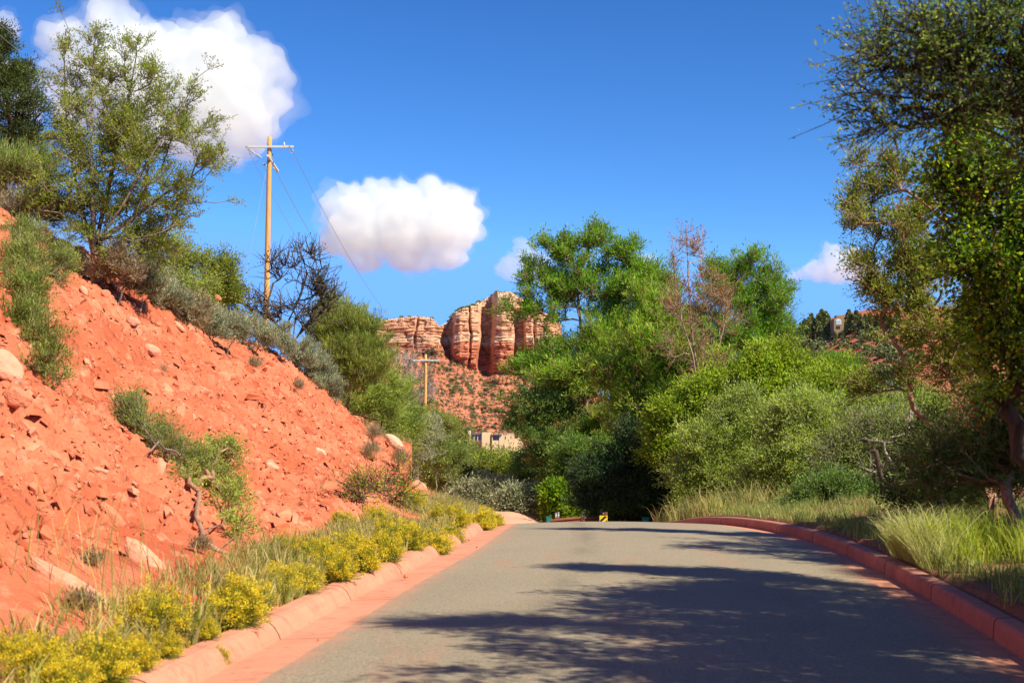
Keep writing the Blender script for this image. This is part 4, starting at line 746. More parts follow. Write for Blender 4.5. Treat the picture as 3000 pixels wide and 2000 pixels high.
# rabbitbrush
def rabbit_proto(seed, green):
    rs = np.random.RandomState(seed); root = thing('rabbitbrush', 'x', 'rabbitbrush'); n = 340
    d = unit(rs.normal(size=(n, 3)) * np.array([1, 1, .7]) + np.array([0, 0, .75])); d[:, 2] = np.abs(d[:, 2]); rad = (.58 + .5 * rs.rand(n)) * (1 + .55 * pnoise(d * 1.7 + seed * 3.7))
    p0 = rs.normal(size=(n, 3)) * np.array([.14, .14, .02]); tip = d * rad[:, None] * np.array([1, 1, 1.05]); li = np.repeat(np.arange(n), 13); u = rs.rand(len(li)) * .85
    a = p0[li] + (tip - p0)[li] * u[:, None] + rs.normal(size=(len(li), 3)) * .05; dd = unit((tip - p0)[li] + rs.normal(size=(len(li), 3)) * .35)
    V, F = blades(a, dd, .22 + .15 * rs.rand(len(li)), np.full(len(li), .022), rs); obj('stems', mesh_np('stems', V, F, [L_RBG]), root)
    fl = np.where((d[:, 2] > .12) & (rs.rand(n) < green * .8))[0]; li = np.repeat(fl, 30); a = tip[li] + rs.normal(size=(len(li), 3)) * np.array([.075, .075, .05]); dd = unit(rs.normal(size=(len(li), 3)) + np.array([0, 0, .8]))
    V, F = blades(a, dd, .05 + .05 * rs.rand(len(li)), np.full(len(li), .035), rs); obj('flowers', mesh_np('flowers', V, F, [L_BUD]), root)
    return root
RB = [(455, 1790, 165, 'round yellow rabbitbrush directly below the upper pale slab'), (690, 1810, 165, 'round yellow rabbitbrush overhanging the near end of the left kerb'), (600, 1885, 70, 'small rabbitbrush between the two big near ones'), (110, 1940, 170, 'rabbitbrush in the bottom left corner'), (300, 1925, 180, 'greenish rabbitbrush at the bottom left in front of the lower pale slab'),
      (395, 1975, 110, 'low rabbitbrush at the bottom edge beside the gutter dust'), (20, 1900, 90, 'rabbitbrush cut by the left edge near the bottom'), (640, 1925, 50, 'sprig of rabbitbrush spilling onto the kerb top'), (808, 1700, 90, 'rabbitbrush in the grass between the near round bush and the kerb row'), (882, 1690, 95, 'pale rabbitbrush behind the first bush of the kerb row'),
      (985, 1688, 95, 'first big rabbitbrush of the kerb row'), (1048, 1662, 110, 'widest rabbitbrush of the kerb row, bulging over the kerb'), (1123, 1630, 105, 'rounded lime yellow rabbitbrush in the middle of the kerb row'), (1201, 1603, 85, 'rabbitbrush left of the kerb crack'), (1272, 1588, 80, 'rabbitbrush drooping over the kerb at the crack'),
      (1322, 1560, 65, 'rabbitbrush leaning over the kerb past the crack'), (1417, 1526, 58, 'yellow rabbitbrush near the end of the left kerb'), (1454, 1522, 38, 'last little rabbitbrush before the crest'), (837, 1600, 66, 'tawny rabbitbrush against the red bank'), (899, 1615, 90, 'flat topped rabbitbrush at the bank foot'), (945, 1618, 85, 'rabbitbrush second along the bank foot'),
      (1015, 1592, 90, 'rabbitbrush third along the bank foot'), (1098, 1516, 60, 'tall thin rabbitbrush beside the weedy shrub'), (1140, 1557, 95, 'leafy rabbitbrush behind the middle of the kerb row'), (1185, 1565, 80, 'rabbitbrush behind the kerb crack'), (1000, 1525, 72, 'tan tipped rabbitbrush in front of a pale rock'), (1206, 1466, 56, 'lone bright rabbitbrush high on the bank foot'),
      (1282, 1510, 56, 'rabbitbrush in tall grass left of the bank nose'), (1335, 1518, 60, 'rabbitbrush in tall grass below the bank nose'), (190, 1990, 150, 'rabbitbrush at the bottom edge left of the gutter'), (480, 1945, 80, 'little rabbitbrush beside the near kerb end'), (760, 1740, 80, 'low rabbitbrush behind the near round bush')]
protos = [rabbit_proto(s, g) for s, g in ((1, .8), (2, .45), (3, .65), (4, .3))]; first = [True] * 4
for i, (px, py, w, lab) in enumerate(RB):
    h = hit(px, py + w * .42); k = h.y / FPX * w * .5 * (1.05 if w > 100 else 1.15); j = i % 4 if w < 100 else (0 if i % 2 else 2); a_ = .86 + .34 * ((i * 37 % 11) / 10.); sc = (k * 1.18 * a_, k * 1.18 / a_, k * (1.35 if w > 60 else 1.6)); rz = (i * 2.4) % 6.28
    if first[j]: o = protos[j]; first[j] = False; o.location = h; o.rotation_euler = (0, 0, rz); o.scale = sc; o['label'] = lab; o['group'] = 'rabbitbrush along the left kerb'
    else: dup(protos[j], h, rz, sc, lab, 'rabbitbrush along the left kerb')

# grass
def grass(name, label, px_, py_, h, mat, n=22, seed=1, spread=.07, lean=.35, w=.006):
    rs = np.random.RandomState(seed); m = len(px_); li = np.repeat(np.arange(m), n); N_ = len(li); x = px_[li] + rs.normal(size=N_) * spread; y = py_[li] + rs.normal(size=N_) * spread
    sd = np.median(px_) > 1.2; lo = XR(y) + GW_R + KW_R + .05; hi_ = XL(y) - GW_L - KW_L - .02; x = np.maximum(x, lo) if sd else np.minimum(x, hi_)
    z = G(x, y) - .03; L = h[li] * (.5 + .7 * rs.rand(N_)); a = rs.rand(N_) * 6.283; ln = lean * (.3 + rs.rand(N_)) * L; dx, dy = np.cos(a), np.sin(a); ww = w * (.6 + .8 * rs.rand(N_))
    b = rs.rand(N_) * 6.283; sx, sy = np.cos(b) * ww, np.sin(b) * ww
    def pr(f, k, t): return [np.stack([x + dx * ln * f + s * sx * t, y + dy * ln * f + s * sy * t, z + L * k], 1) for s in (-1, 1)]
    A, B, D, E = pr(0, 0, 1), pr(.3, .5, .9), pr(.75, .85, .55), pr(1.15, 1.0 - .08, .1)
    V = np.stack(A + B + D + E, 1).reshape(-1, 3); q = np.arange(N_)[:, None] * 8; F = np.concatenate([q + np.array([0, 1, 3, 2]), q + np.array([2, 3, 5, 4]), q + np.array([4, 5, 7, 6])])
    return tag(obj(name, mesh_np(name, V, F, [mat])), label, 'grass', kind='stuff')
rs = np.random.RandomState(5); n = 2400; y = 7 + 50 * rs.rand(n) ** .85; off = .02 + rs.rand(n) ** 1.3 * (.80 + .35 * ss(12, 22, y) + .45 * ss(35, 50, y)); x = XL(y) - GW_L - KW_L - off
cl = pnoise(np.stack([x * .9, y * .5, x * 0], 1)); k = ((cl > -.22) | (rs.rand(n) < .4)) & (rs.rand(n) < .70 + .30 * ss(11, 16, y)); x, y = x[k], y[k]; h = .10 + .24 * rs.rand(len(x)) ** 1.4 + .13 * ss(30, 48, y)
grass('grass', 'green and straw coloured roadside grass along the left kerb', x, y, h, L_GRASS, 24, 6, .07, .5, .0055)
n = 1300; y = 9 + 28 * rs.rand(n); xr_ = XR(y) + GW_R + KW_R; x = xr_ + .16 + rs.rand(n) ** 1.2 * 4.0; h = .10 + .26 * rs.rand(n) ** 1.5 + .15 * ss(30, 38, y)
px_ = x / y * FPX + 1500; sun_cl = np.exp(-((px_ - 2700) / 110) ** 2) * ((y > 12) & (y < 24)); h = h + .3 * sun_cl * rs.rand(n)
grass('grass', 'uneven grass and weeds behind the right kerb', x, y, h * .8, L_VERGE, 24, 8, .09, .5, .0055)
x = np.array([5.6 + rs.rand() * 3.2 for _ in range(260)]); y = np.array([42 + rs.rand() * 14 for _ in range(260)])
grass('grass', 'tall straw grass on the verge beyond the crest', x, y, .6 + .5 * rs.rand(260), L_GRASS, 26, 9, .12, .6, .008)
# lush clump of pale bunch grass right of the kerb
c = hit(2650, 1640); x = c.x + rs.normal(size=60) * .42; y = c.y + rs.normal(size=60) * .5
t = grass('bunch_grass', 'sunlit pale bunch grass clump spilling toward the right kerb', x, y, .42 + .3 * rs.rand(60), leafmat('pale_grass', [(.30, .34, .10), (.55, .52, .25), (.62, .58, .32)], .4), 36, 10, .08, .7, .005); t['kind'] = 'stuff'
c = hit(2830, 1640); x = c.x + rs.normal(size=40) * .4; y = c.y + rs.normal(size=40) * .5
grass('bunch_grass', 'yellow green weeds in front of the reddish trunk', x, y, .35 + .3 * rs.rand(40), leafmat('lime_weed', [(.22, .32, .03), (.40, .44, .06), (.5, .48, .1)], .4), 40, 12, .08, .5, .006)
# tall straw stalks bottom left
x = np.array([P(a, 1900, 11.5).x for a in rs.randint(20, 460, 18)]); y = 10.6 + rs.rand(18) * 2.2; x = np.minimum(x, XL(y) - GW_L - KW_L - .1)
grass('grass', 'tall dry grass stalks in the bottom left corner', x, y, 0.45 + .45 * rs.rand(18), L_GRASS, 5, 13, .1, .35, .004)

# ------------------------------------------------------------------ rock on the bank
def stonemat(name, cols, bump=.01):
    n = N(name, .95, .15); g = n.nd('NewGeometry').outputs['Random Per Island']; v = n.co(1.0)
    c = n.ramp(g, [(i / (len(cols) - 1), k) for i, k in enumerate(cols)]); f = n.noise(v, 9, 5, .65)
    c = n.mix(n.ramp(f, [(.35, 0.), (.65, .6)]), c, n.mix(1.0, c, (.72, .62, .58), 'MULTIPLY')); n.bump(n.noise(v, 30, 5, .7), bump, .8); return n.base(c)
M_RUB = stonemat('rubble_stone', [RED2, RED1, (.60, .18, .09), (.63, .21, .115), (.68, .29, .18)]); M_SLAB = stonemat('pale_slab_stone', [(.66, .29, .18), (.72, .35, .235)], .02); M_REDB = stonemat('red_boulder_stone', [(.58, .19, .105), (.64, .24, .14)], .02)
M_CREAM = stonemat('cream_ledge_stone', [(.68, .38, .25), (.72, .44, .30)], .03)
bx, by_, bz = EMB
rs = np.random.RandomState(21); ok = np.where(EMB_M > .4)[0]; dist = by_[ok]; wt = 1 / np.maximum(dist, 8) ** .3; idx = rs.choice(ok, 44000, p=wt / wt.sum())
S = .018 * (1 - rs.rand(len(idx))) ** -.44; S = np.clip(S, .016, .17) * (1 + .012 * by_[idx]); Pc = np.stack([bx[idx], by_[idx], bz[idx]], 1)
cube = np.array([[i, j, k] for k in (-1, 1) for j in (-1, 1) for i in (-1, 1)], float) * .5
Q = cube[None] * (1 + rs.normal(size=(len(idx), 8, 3)) * .22); Q[:, 4:, :2] *= (.35 + .5 * rs.rand(len(idx)))[:, None, None]; Q = Q * (S[:, None, None] * np.stack([.9 + .9 * rs.rand(len(idx)), .7 + .6 * rs.rand(len(idx)), .35 + .45 * rs.rand(len(idx))], 1)[:, None])
a = -.72 + rs.normal(size=len(idx)) * .38; b = rs.normal(size=len(idx)) * .9; ca, sa, cb, sb = np.cos(a), np.sin(a), np.cos(b), np.sin(b)
X1 = Q[..., 0] * cb[:, None] - Q[..., 1] * sb[:, None]; Y1 = Q[..., 0] * sb[:, None] + Q[..., 1] * cb[:, None]; Z1 = Q[..., 2]
X2 = X1 * ca[:, None] - Z1 * sa[:, None]; Z2 = X1 * sa[:, None] + Z1 * ca[:, None]
V = (np.stack([X2, Y1, Z2], -1) + Pc[:, None]).reshape(-1, 3); q = np.arange(len(idx))[:, None] * 8
F = np.concatenate([q + np.array(f) for f in ((0, 2, 3, 1), (4, 5, 7, 6), (0, 1, 5, 4), (2, 6, 7, 3), (0, 4, 6, 2), (1, 3, 7, 5))])
tag(obj('rubble', mesh_np('rubble', V, F, [M_RUB])), 'loose angular red stones scattered over the bank', 'rubble', kind='stuff')
_b2 = bmesh.new(); bmesh.ops.create_icosphere(_b2, subdivisions=4, radius=1); IV = np.array([v.co[:] for v in _b2.verts]); IF = np.array([[v.index for v in f.verts] for f in _b2.faces]); _b2.free()
def boulder(name, label, px, py, lpx, wpx, ang, mat, seed, th=.5, lift=.0, cat='boulder', rnd=.5, d=None, group=None, sink=.02):
    rs = np.random.RandomState(seed); h = hitb(px, py); k = h.y / FPX; pl = unit(rs.normal(size=(13, 3))); r = np.full(len(IV), 1.0)
    for n_ in pl:
        c = IV @ n_; lim = .55 + .35 * rs.rand(); r = np.where(c > 1e-3, np.minimum(r, lim / np.maximum(c, 1e-3)), r)
    V = IV * (r * (1 - rnd) + rnd)[:, None] * (1 + .07 * fbm(IV * 2.2 + seed, 4))[:, None]
    V = V * np.array([lpx * k * .5, wpx * k * .5 * th * 1.3, wpx * k * .5])
    c_, s_ = math.cos(ang), math.sin(ang); V = np.stack([V[:, 0] * c_ + V[:, 2] * s_, V[:, 1], -V[:, 0] * s_ + V[:, 2] * c_], 1)
    V[:, 1] -= V[:, 0] * -.25                                # the face runs a little away from the road
    return tag(obj(name, mesh_np(name, V, IF, [mat], smooth=False), None, (h.x - .12 * wpx * k, h.y - .02 + lift, h.z - sink * wpx * k)), label, cat, group)
PI = math.pi; D45 = math.radians
boulder('rock_slab', 'smooth pale pink slab standing out of the bank above the round rabbitbrush', 440, 1645, 200, 78, D45(52), M_SLAB, 1, .5, cat='rock slab')
boulder('rock_slab', 'long low pale slab lying down the bank at the lower left', 240, 1735, 330, 72, D45(36), M_SLAB, 2, .5, cat='rock slab')
boulder('rock_slab', 'narrow pinkish slab above the standing pale slab', 335, 1510, 120, 34, D45(48), M_REDB, 3, .5, cat='rock slab')
boulder('boulder', 'big blocky red boulder at the left edge below the hanging shrub', 20, 1075, 150, 95, D45(45), M_SLAB, 4, .8, rnd=.25)
boulder('boulder', 'reddish boulder under the blocky one at the left edge', 60, 1160, 90, 70, D45(30), M_REDB, 5, .8, rnd=.3)
BL = [(160, 722, 60, 44, 60, M_SLAB, 'left one of the two pale boulders on the rim left of the large juniper'), (186, 712, 50, 62, 80, M_SLAB, 'right upright one of the two pale boulders on the rim'), (238, 772, 44, 34, 40, M_REDB, 'red block on the rim under the trunk of the large juniper'), (394, 938, 46, 28, 30, M_SLAB, 'flat pale stone high on the bank below the rim'),
      (455, 1022, 58, 34, 30, M_SLAB, 'flat pale boulder in the upper middle of the bank'), (530, 955, 46, 14, 45, M_SLAB, 'thin pale sliver of stone below the sagebrush row'), (250, 850, 34, 20, 60, M_SLAB, 'small pale stone under the rim boulders'), (314, 858, 32, 32, 20, M_REDB, 'squat red block under the juniper boughs'),
      (494, 1155, 40, 36, 30, M_REDB, 'rounded red stone in the upper middle of the face'), (800, 1362, 48, 32, 25, M_SLAB, 'flat pinkish stone in the lower middle of the bank'), (940, 1312, 44, 18, 30, M_CREAM, 'cream stone embedded in the bank right of centre'), (1012, 1512, 60, 24, 35, M_SLAB, 'pale rock above the tan tipped rabbitbrush'),
      (300, 1375, 44, 18, 15, M_SLAB, 'small flat pale rock left of the wispy shrub'), (350, 1450, 26, 30, 10, M_REDB, 'upright red cobble on the left of the face'), (395, 1475, 24, 20, 30, M_REDB, 'small red cobble beside the upright one'), (160, 1330, 60, 34, 35, M_REDB, 'pinkish block in the left part of the bank'), (640, 870, 26, 16, 40, M_REDB, 'little stone on the rim below the juniper'),
      (1160, 1262, 70, 34, 45, M_CREAM, 'cream rock ledge running down the lower rim'), (1208, 1330, 70, 34, 40, M_CREAM, 'cream ledge just above the round boulder'), (1282, 1375, 86, 46, 34, M_CREAM, 'large smooth rounded cream boulder at the end of the bank'), (1230, 1420, 60, 40, 30, M_SLAB, 'pinkish boulder half buried below the round one'), (1320, 1432, 60, 30, 40, M_REDB, 'rock at the very nose of the bank')]
for i, (px, py, l, w, an, m, lab) in enumerate(BL): boulder('boulder', lab, px, py, l, w, D45(an), m, 20 + i, .7, rnd=.35, sink=.9 if i == 17 else .5 if m is M_CREAM else .16)
# grit in the gutter and leaves on the road
for i, (px, py, s, lab) in enumerate([(1184, 1695, 14, 'largest pale stone lying in the left gutter'), (930, 1578 + 300, 8, 'pebble low in the left gutter'), (1424, 1546, 8, 'pebble on the kerb top near the crest'), (1445, 1545, 7, 'reddish pebble on the kerb near the crest'), (1372, 1585, 8, 'rusty chip in the gutter below the last bushes'), (1395, 1605, 7, 'pebble at the asphalt edge'),
                                      (1530, 1750, 6, 'dark crumb on the left half of the road'), (1645, 1535, 6, 'dark leaf on the road at the crest'), (1715, 1547, 6, 'second leaf on the road near the crest'), (1677, 1555, 6, 'rusty leaf on the road left of centre'), (1500, 1708, 6, 'brown leaf on the road left of centre, nearer'), (1900, 1587, 6, 'leaf in the first shadow stripe')]):
    h = hit(px, py); k = h.y / FPX; mb = MB(); mb.tube([(0, 0, 0), (.2 * s * k, 0, s * k * .35), (s * k * .8, .1 * s * k, .1 * s * k)], [s * k * .3, s * k * .45, s * k * .12], 6)
    tag(mb.build('pebble' if 'leaf' not in lab else 'fallen_leaf', M_RUB if 'leaf' not in lab else L_BROWN, loc=(h.x, h.y, h.z + s * k * .2)), lab, 'pebble' if 'leaf' not in lab else 'leaf')

# ------------------------------------------------------------------ utility poles and lines
def polemat():
    n = N('treated_pole_wood', .8, .25); v = n.co((14, 14, 1.1)); f = n.noise(v, 2, 5, .7); g = n.noise(n.co((2, 2, .5)), 1.5, 3)
    c = n.mix(n.ramp(f, [(.35, 0.), (.6, 1.)]), (.50, .25, .07), (.66, .38, .14)); c = n.mix(n.ramp(g, [(.45, 0.), (.65, .5)]), c, (.52, .24, .06)); n.bump(f, .01, .5); return n.base(c)
M_POLE = polemat(); M_ARM = simple('pale_fibreglass_arm', (.52, .53, .50), .5); M_STEEL = simple('galvanised_steel', (.42, .43, .44), .4, .7); M_PORC = simple('grey_insulator', (.45, .46, .50), .25); M_WIRE = simple('aluminium_wire', (.30, .31, .33), .45, .3)
def wire(a, b, sag, r=.010, n=26, name='wire', parent=None, mat=None, label=None, cat='wire', group='overhead wires'):
    a, b = np.array(a, float), np.array(b, float); t = np.linspace(0, 1, n)[:, None]; pts = a + (b - a) * t; pts[:, 2] -= (sag * 4 * t * (1 - t))[:, 0]
    o_ = pts[0].copy() if parent is None else np.zeros(3); mb = MB(); mb.tube(pts - o_, r, 5); o = mb.build(name, mat or M_WIRE, parent, True, loc=tuple(o_) if parent is None else None)
    if label: tag(o, label, cat, group)
    return o
d1 = 72.0; k1 = d1 / FPX; pt = P(790, 401, d1); pb = P(779, 1010, d1); pb.z = pb.z - 1.2
pole = thing('utility_pole', 'near tall wooden utility pole with pale crossarm behind the bare dark tree', 'utility pole', pb)
def rel(px, py, dd=0): return P(px, py, d1 + dd) - pb
mb = MB(); tp = [(pt - pb) * t for t in np.linspace(0, 1, 12)]; mb.tube(tp, np.linspace(.165, .112, 12), 16); mb.build('pole_shaft', M_POLE, pole, True)
mb = MB(); c = rel(789, 430, -.17); mb.box(c, (144 * k1, .10, .115)); mb.build('crossarm', M_ARM, pole, bevel=.006)
mb = MB(); a, b = rel(792, 468, -.10), rel(812, 498, 1.6); dv = (b - a); L = dv.length; q = [a + dv * t for t in (0, .5, 1)]
A = MB(); A.box((0, 0, 0), (.11, L * 1.5, .11)); o = A.build('crossarm', M_ARM, pole, bevel=.006); o.location = a + dv * .35; o.rotation_euler = dv.to_track_quat('Y', 'Z').to_euler()
for (px, py, dd) in ((832, 428, -.15), (797, 461, .1)):
    mb = MB(); c = rel(px, py, dd); r_ = [(.012, -.14), (.012, .02), (.09, .03), (.045, .055), (.06, .09), (.06, .14), (.035, .16), (.045, .19), (.01, .21)]
    mb.tube([(c.x, c.y, c.z + z) for _, z in r_], [r for r, _ in r_], 12); mb.build('pin_insulator', M_PORC, pole, True)
for (px0, py0, px1, py1, dd) in ((728, 437, 748, 452, -.5), (747, 451, 766, 462, -.4), (853, 436, 860, 446, .2), (768, 480, 781, 486, -.3), (800, 492, 806, 497, .5)):
    mb = MB(); mb.tube([rel(px0, py0, -.1), rel((px0 * 2 + px1) / 3, (py0 * 2 + py1) / 3, dd * .3), rel((px0 + 2 * px1) / 3, (py0 + 2 * py1) / 3, dd * .6), rel(px1, py1, dd)], [.02, .05, .05, .02], 8); mb.build('strain_insulator', M_PORC, pole, True)
for (px, py) in ((788, 411), (788, 424), (782, 477), (782, 494), (724, 429), (849, 429)):
    mb = MB(); c = rel(px, py, -.2); mb.tube([c, c + Vector((0, -.05, 0))], .028, 8); mb.build('bolt', M_STEEL, pole)
wire(rel(727, 437, -.2), rel(795, 458, -.1), .5, .008, name='jumper_wire', parent=pole); wire(rel(795, 458, -.1), rel(832, 426, -.2), .45, .008, name='jumper_wire', parent=pole); wire(rel(840, 424, -.2), rel(857, 445, 0), .22, .008, name='jumper_wire', parent=pole)
mb = MB(); mb.tube([rel(790, 434, -.2), rel(784, 480, -.15)], .012, 6); mb.build('brace', M_STEEL, pole)
d2 = 130.; p2t = P(977, 1038, d2); p2b = P(970, 1285, d2) if False else P(1242, 1290, d2); p2t = P(1247, 1038, d2)
pole2 = thing('utility_pole', 'far wooden utility pole standing in front of the butte', 'utility pole', p2b); k2 = d2 / FPX
mb = MB(); mb.tube([(p2t - p2b) * t + Vector((.05 * math.sin(t * 3), 0, 0)) for t in np.linspace(0, 1, 8)], np.linspace(.17, .115, 8), 12); mb.build('pole_shaft', M_POLE, pole2, True)
mb = MB(); mb.tube([p2t - p2b, p2t - p2b + Vector((0, 0, .12))], [.115, .10], 12); mb.build('pole_cap', simple('black_cap', (.04, .03, .03)), pole2)
mb = MB(); c = P(1248, 1055, d2 - .17) - p2b; mb.box(c, (78 * k2, .1, .12)); mb.build('crossarm', M_ARM, pole2, bevel=.006)
for px in (1214, 1280):
    mb = MB(); c = P(px, 1056, d2 - .25) - p2b; mb.tube([c, c + Vector((0, -.3, -.1)), c + Vector((0, -.5, -.12))], [.03, .055, .02], 8); mb.build('strain_insulator', M_PORC, pole2, True)
far = [P(1640, 1235, 250), P(1600, 1265, 250), P(1620, 1250, 250)]
wire(P(860, 447, d1), P(1284, 1055, d2), 2.0, .012, label='overhead wire from the right end of the near pole crossarm toward the far pole')
wire(P(724, 436, d1), P(1212, 1055, d2), 2.4, .010, label='overhead wire from the left end of the near pole crossarm toward the far pole')
wire(P(808, 500, d1 + .6), P(1246, 1062, d2), 2.2, .014, label='thick pale overhead wire from the lower arm of the near pole toward the far pole')
nb = [P(-60, -45, 40), P(-60, 20, 40)]; wire(P(-200, -95, 30), P(765, 462, d1 - .4), 1.2, .008, label='upper overhead wire entering at the top left corner'); wire(P(-200, -65, 30), P(771, 483, d1 - .3), 1.35, .008, label='lower overhead wire entering at the top left corner')
wire(P(1287, 1050, d2), far[0], 1.5, .022, label='upper pale wire descending right from the far pole across the butte'); wire(P(1246, 1125, d2), P(1600, 1300, 250), 1.0, .022, label='lower pale wire descending right from the far pole')
gb = P(692, 950, d1 - 2); wire(P(780, 497, d1), gb, 0, .008, label='steel guy wire bracing the near pole on its left', cat='guy wire', name='guy_wire', group=None)
mb = MB(); a, b = P(699, 895, d1 - 2), P(690, 962, d1 - 2); mb.tube([Vector((0, 0, 0)), b - a], .035, 8); tag(mb.build('guy_guard', simple('yellow_plastic', (.80, .62, .02), .4), None, True, loc=a), 'yellow plastic guard at the bottom of the guy wire', 'guy guard')

# ------------------------------------------------------------------ houses
M_STUC = simple('cream_stucco', (.62, .47, .28), .9, var=.05, scale=1); M_FASC = simple('blue_grey_fascia', (.10, .12, .15), .5); M_STUC2 = simple('tan_stucco', (.24, .17, .105), .9, var=.06, scale=1); M_DARK = simple('painted_recess_shade', (.02, .02, .02))
def glassmat():
    n = N('window_glass', .08, .8); n.base((.08, .13, .17)); n.b.inputs['Metallic'].default_value = .3; return n.m
M_GLASS = glassmat(); M_TRIM = simple('white_trim', (.6, .6, .58))
d = 300.
O = P(1435, 1310, d); hs_ = thing('house', 'cream flat roofed adobe house with a round tower half hidden in junipers', 'house', O)
def HB(name, x0, y0, x1, y1, near, deep, mat, par=hs_, O_=None, dd=300., bev=0):
    O_ = O_ or O; a, b = P(x0, y0, dd) - O_, P(x1, y1, dd) - O_; mb = MB(); mb.box(((a.x + b.x) / 2, -near + deep / 2, (a.z + b.z) / 2), (b.x - a.x, deep, a.z - b.z)); return mb.build(name, mat, par, bevel=bev)
mb = MB(); a = P(1369, 1261, d) - O; mb.tube([(a.x, 0, -3), (a.x, 0, a.z)], .75, 28); mb.build('round_tower', M_STUC, hs_, True)
HB('wall', 1379, 1273, 1411.6, 1330, -.9, 7, M_STUC); HB('roof', 1378, 1268, 1412.5, 1272.6, .3, 8, M_FASC)
for x0, x1 in ((1381, 1388), (1390.5, 1398), (1400.5, 1409)): w_ = HB('window', x0, 1274, x1, 1289, -.86, .06, M_TRIM); HB('pane', x0 + .8, 1274.8, x1 - .8, 1288.2, -.82, .06, M_GLASS).parent = w_
for x0 in (1388, 1398.6): HB('pillar', x0, 1279, x0 + 1.8, 1292, .0, .2, M_STUC)
HB('wall', 1412, 1266, 1435.5, 1330, .6, 9, M_STUC); HB('wall', 1435.6, 1268, 1441, 1330, -1.0, 8, M_STUC); HB('wall', 1441.2, 1267.5, 1443.4, 1330, .5, 9, M_STUC)
HB('wall', 1443.5, 1289.6, 1462, 1330, .3, 6, M_STUC); HB('wall', 1443.6, 1275, 1462, 1289.5, -.9, 6, M_STUC); HB('roof', 1443.5, 1271, 1470.5, 1275, .8, 8, M_FASC)
w_ = HB('window', 1447.5, 1277.5, 1461.2, 1289.2, -.86, .06, M_TRIM); HB('pane', 1448.4, 1278.4, 1453.6, 1288.4, -.80, .06, M_GLASS).parent = w_; HB('pane', 1455, 1278.4, 1460.4, 1288.4, -.80, .06, M_GLASS).parent = w_
HB('wall', 1462.2, 1269, 1507, 1330, .4, 9, M_STUC); w_ = HB('window', 1478.5, 1277.5, 1483, 1287.5, .43, .1, M_TRIM); HB('pane', 1479.3, 1278.3, 1482.2, 1286.7, .46, .1, M_GLASS).parent = w_
HB('wall', 1507.2, 1285, 1531, 1330, -.5, 7, M_STUC); HB('wall', 1516, 1282, 1531, 1284.9, -1.2, 6, M_STUC)
d = HD = hit(2458, 976, 150, 900).y - 4; O2 = P(2458, 975, d); O2.z -= 1.0; h2 = thing('house', 'tall narrow tan house with an arched window on the crest of the far right hill', 'house', O2)
def H2(name, x0, y0, x1, y1, near, deep, mat, par=None): return HB(name, x0, y0, x1, y1, near, deep, mat, par or h2, O2, HD)
mb = MB(); pts = [(2443, 985), (2443, 933), (2458, 928), (2472, 933), (2472, 985)]; v = []
for yy2 in (-.2, 7.0): v += [((P(x, y, d) - O2).x, yy2, (P(x, y, d) - O2).z) for x, y in pts]
mb.add(v, [(4, 3, 2, 1, 0), (5, 6, 7, 8, 9)] + [(i, (i + 1) % 5, (i + 1) % 5 + 5, i + 5) for i in range(5)]); mb.build('wall', M_STUC2, h2); H2('chimney', 2453, 922, 2471, 932, -1.0, 3, M_STUC2)
mb = MB(); c0 = P(2456, 941, d) - O2; r_ = 8 * HD / FPX; v = [(c0.x - r_, 0, c0.z - .9), (c0.x + r_, 0, c0.z - .9)] + [(c0.x + r_ * math.cos(t), 0, c0.z + .1 + r_ * .75 * math.sin(t)) for t in np.linspace(0, PI, 9)]
fr = MB(); vv = [(x, -.3, z) for x, y, z in v] + [(x, -.18, z) for x, y, z in v]; n_ = len(v); fr.add(vv, [tuple(range(n_)), tuple(range(2 * n_ - 1, n_ - 1, -1))] + [(i, i + n_, (i + 1) % n_ + n_, (i + 1) % n_) for i in range(n_)]); w_ = fr.build('window', M_TRIM, h2)
M_SKYG = simple('sky_lit_glass', (.35, .50, .62), .1)
for x0 in (2449.6, 2454.4, 2459.2): H2('pane', x0, 938, x0 + 3.6, 946.5, .36, .08, M_SKYG).parent = w_
H2('opening_shade', 2448.5, 955, 2461, 964, .24, .2, M_DARK); H2('wall', 2472.3, 956, 2489, 985, -1.5, 5, M_STUC2)  # first box is solid near-black: the shade inside the doorway put into colour
d = 330.; O3 = P(2665, 1185, d); h3 = thing('house', 'low tan flat roofed house glimpsed through the right juniper branches', 'house', O3)
def H3(name, x0, y0, x1, y1, near, deep, mat, par=None): return HB(name, x0, y0, x1, y1, near, deep, mat, par or h3, O3, 330.)
H3('wall', 2600, 1165, 2683, 1200, 0, 8, simple('buff_stucco', (.48, .33, .22), .9)); H3('roof', 2592, 1151, 2690, 1164, 1.2, 9, simple('buff_roof', (.55, .38, .26), .9)); w_ = H3('window', 2655, 1171, 2680, 1181, .05, .06, M_TRIM); H3('pane', 2656.5, 1172, 2678.5, 1180, .09, .06, M_GLASS).parent = w_

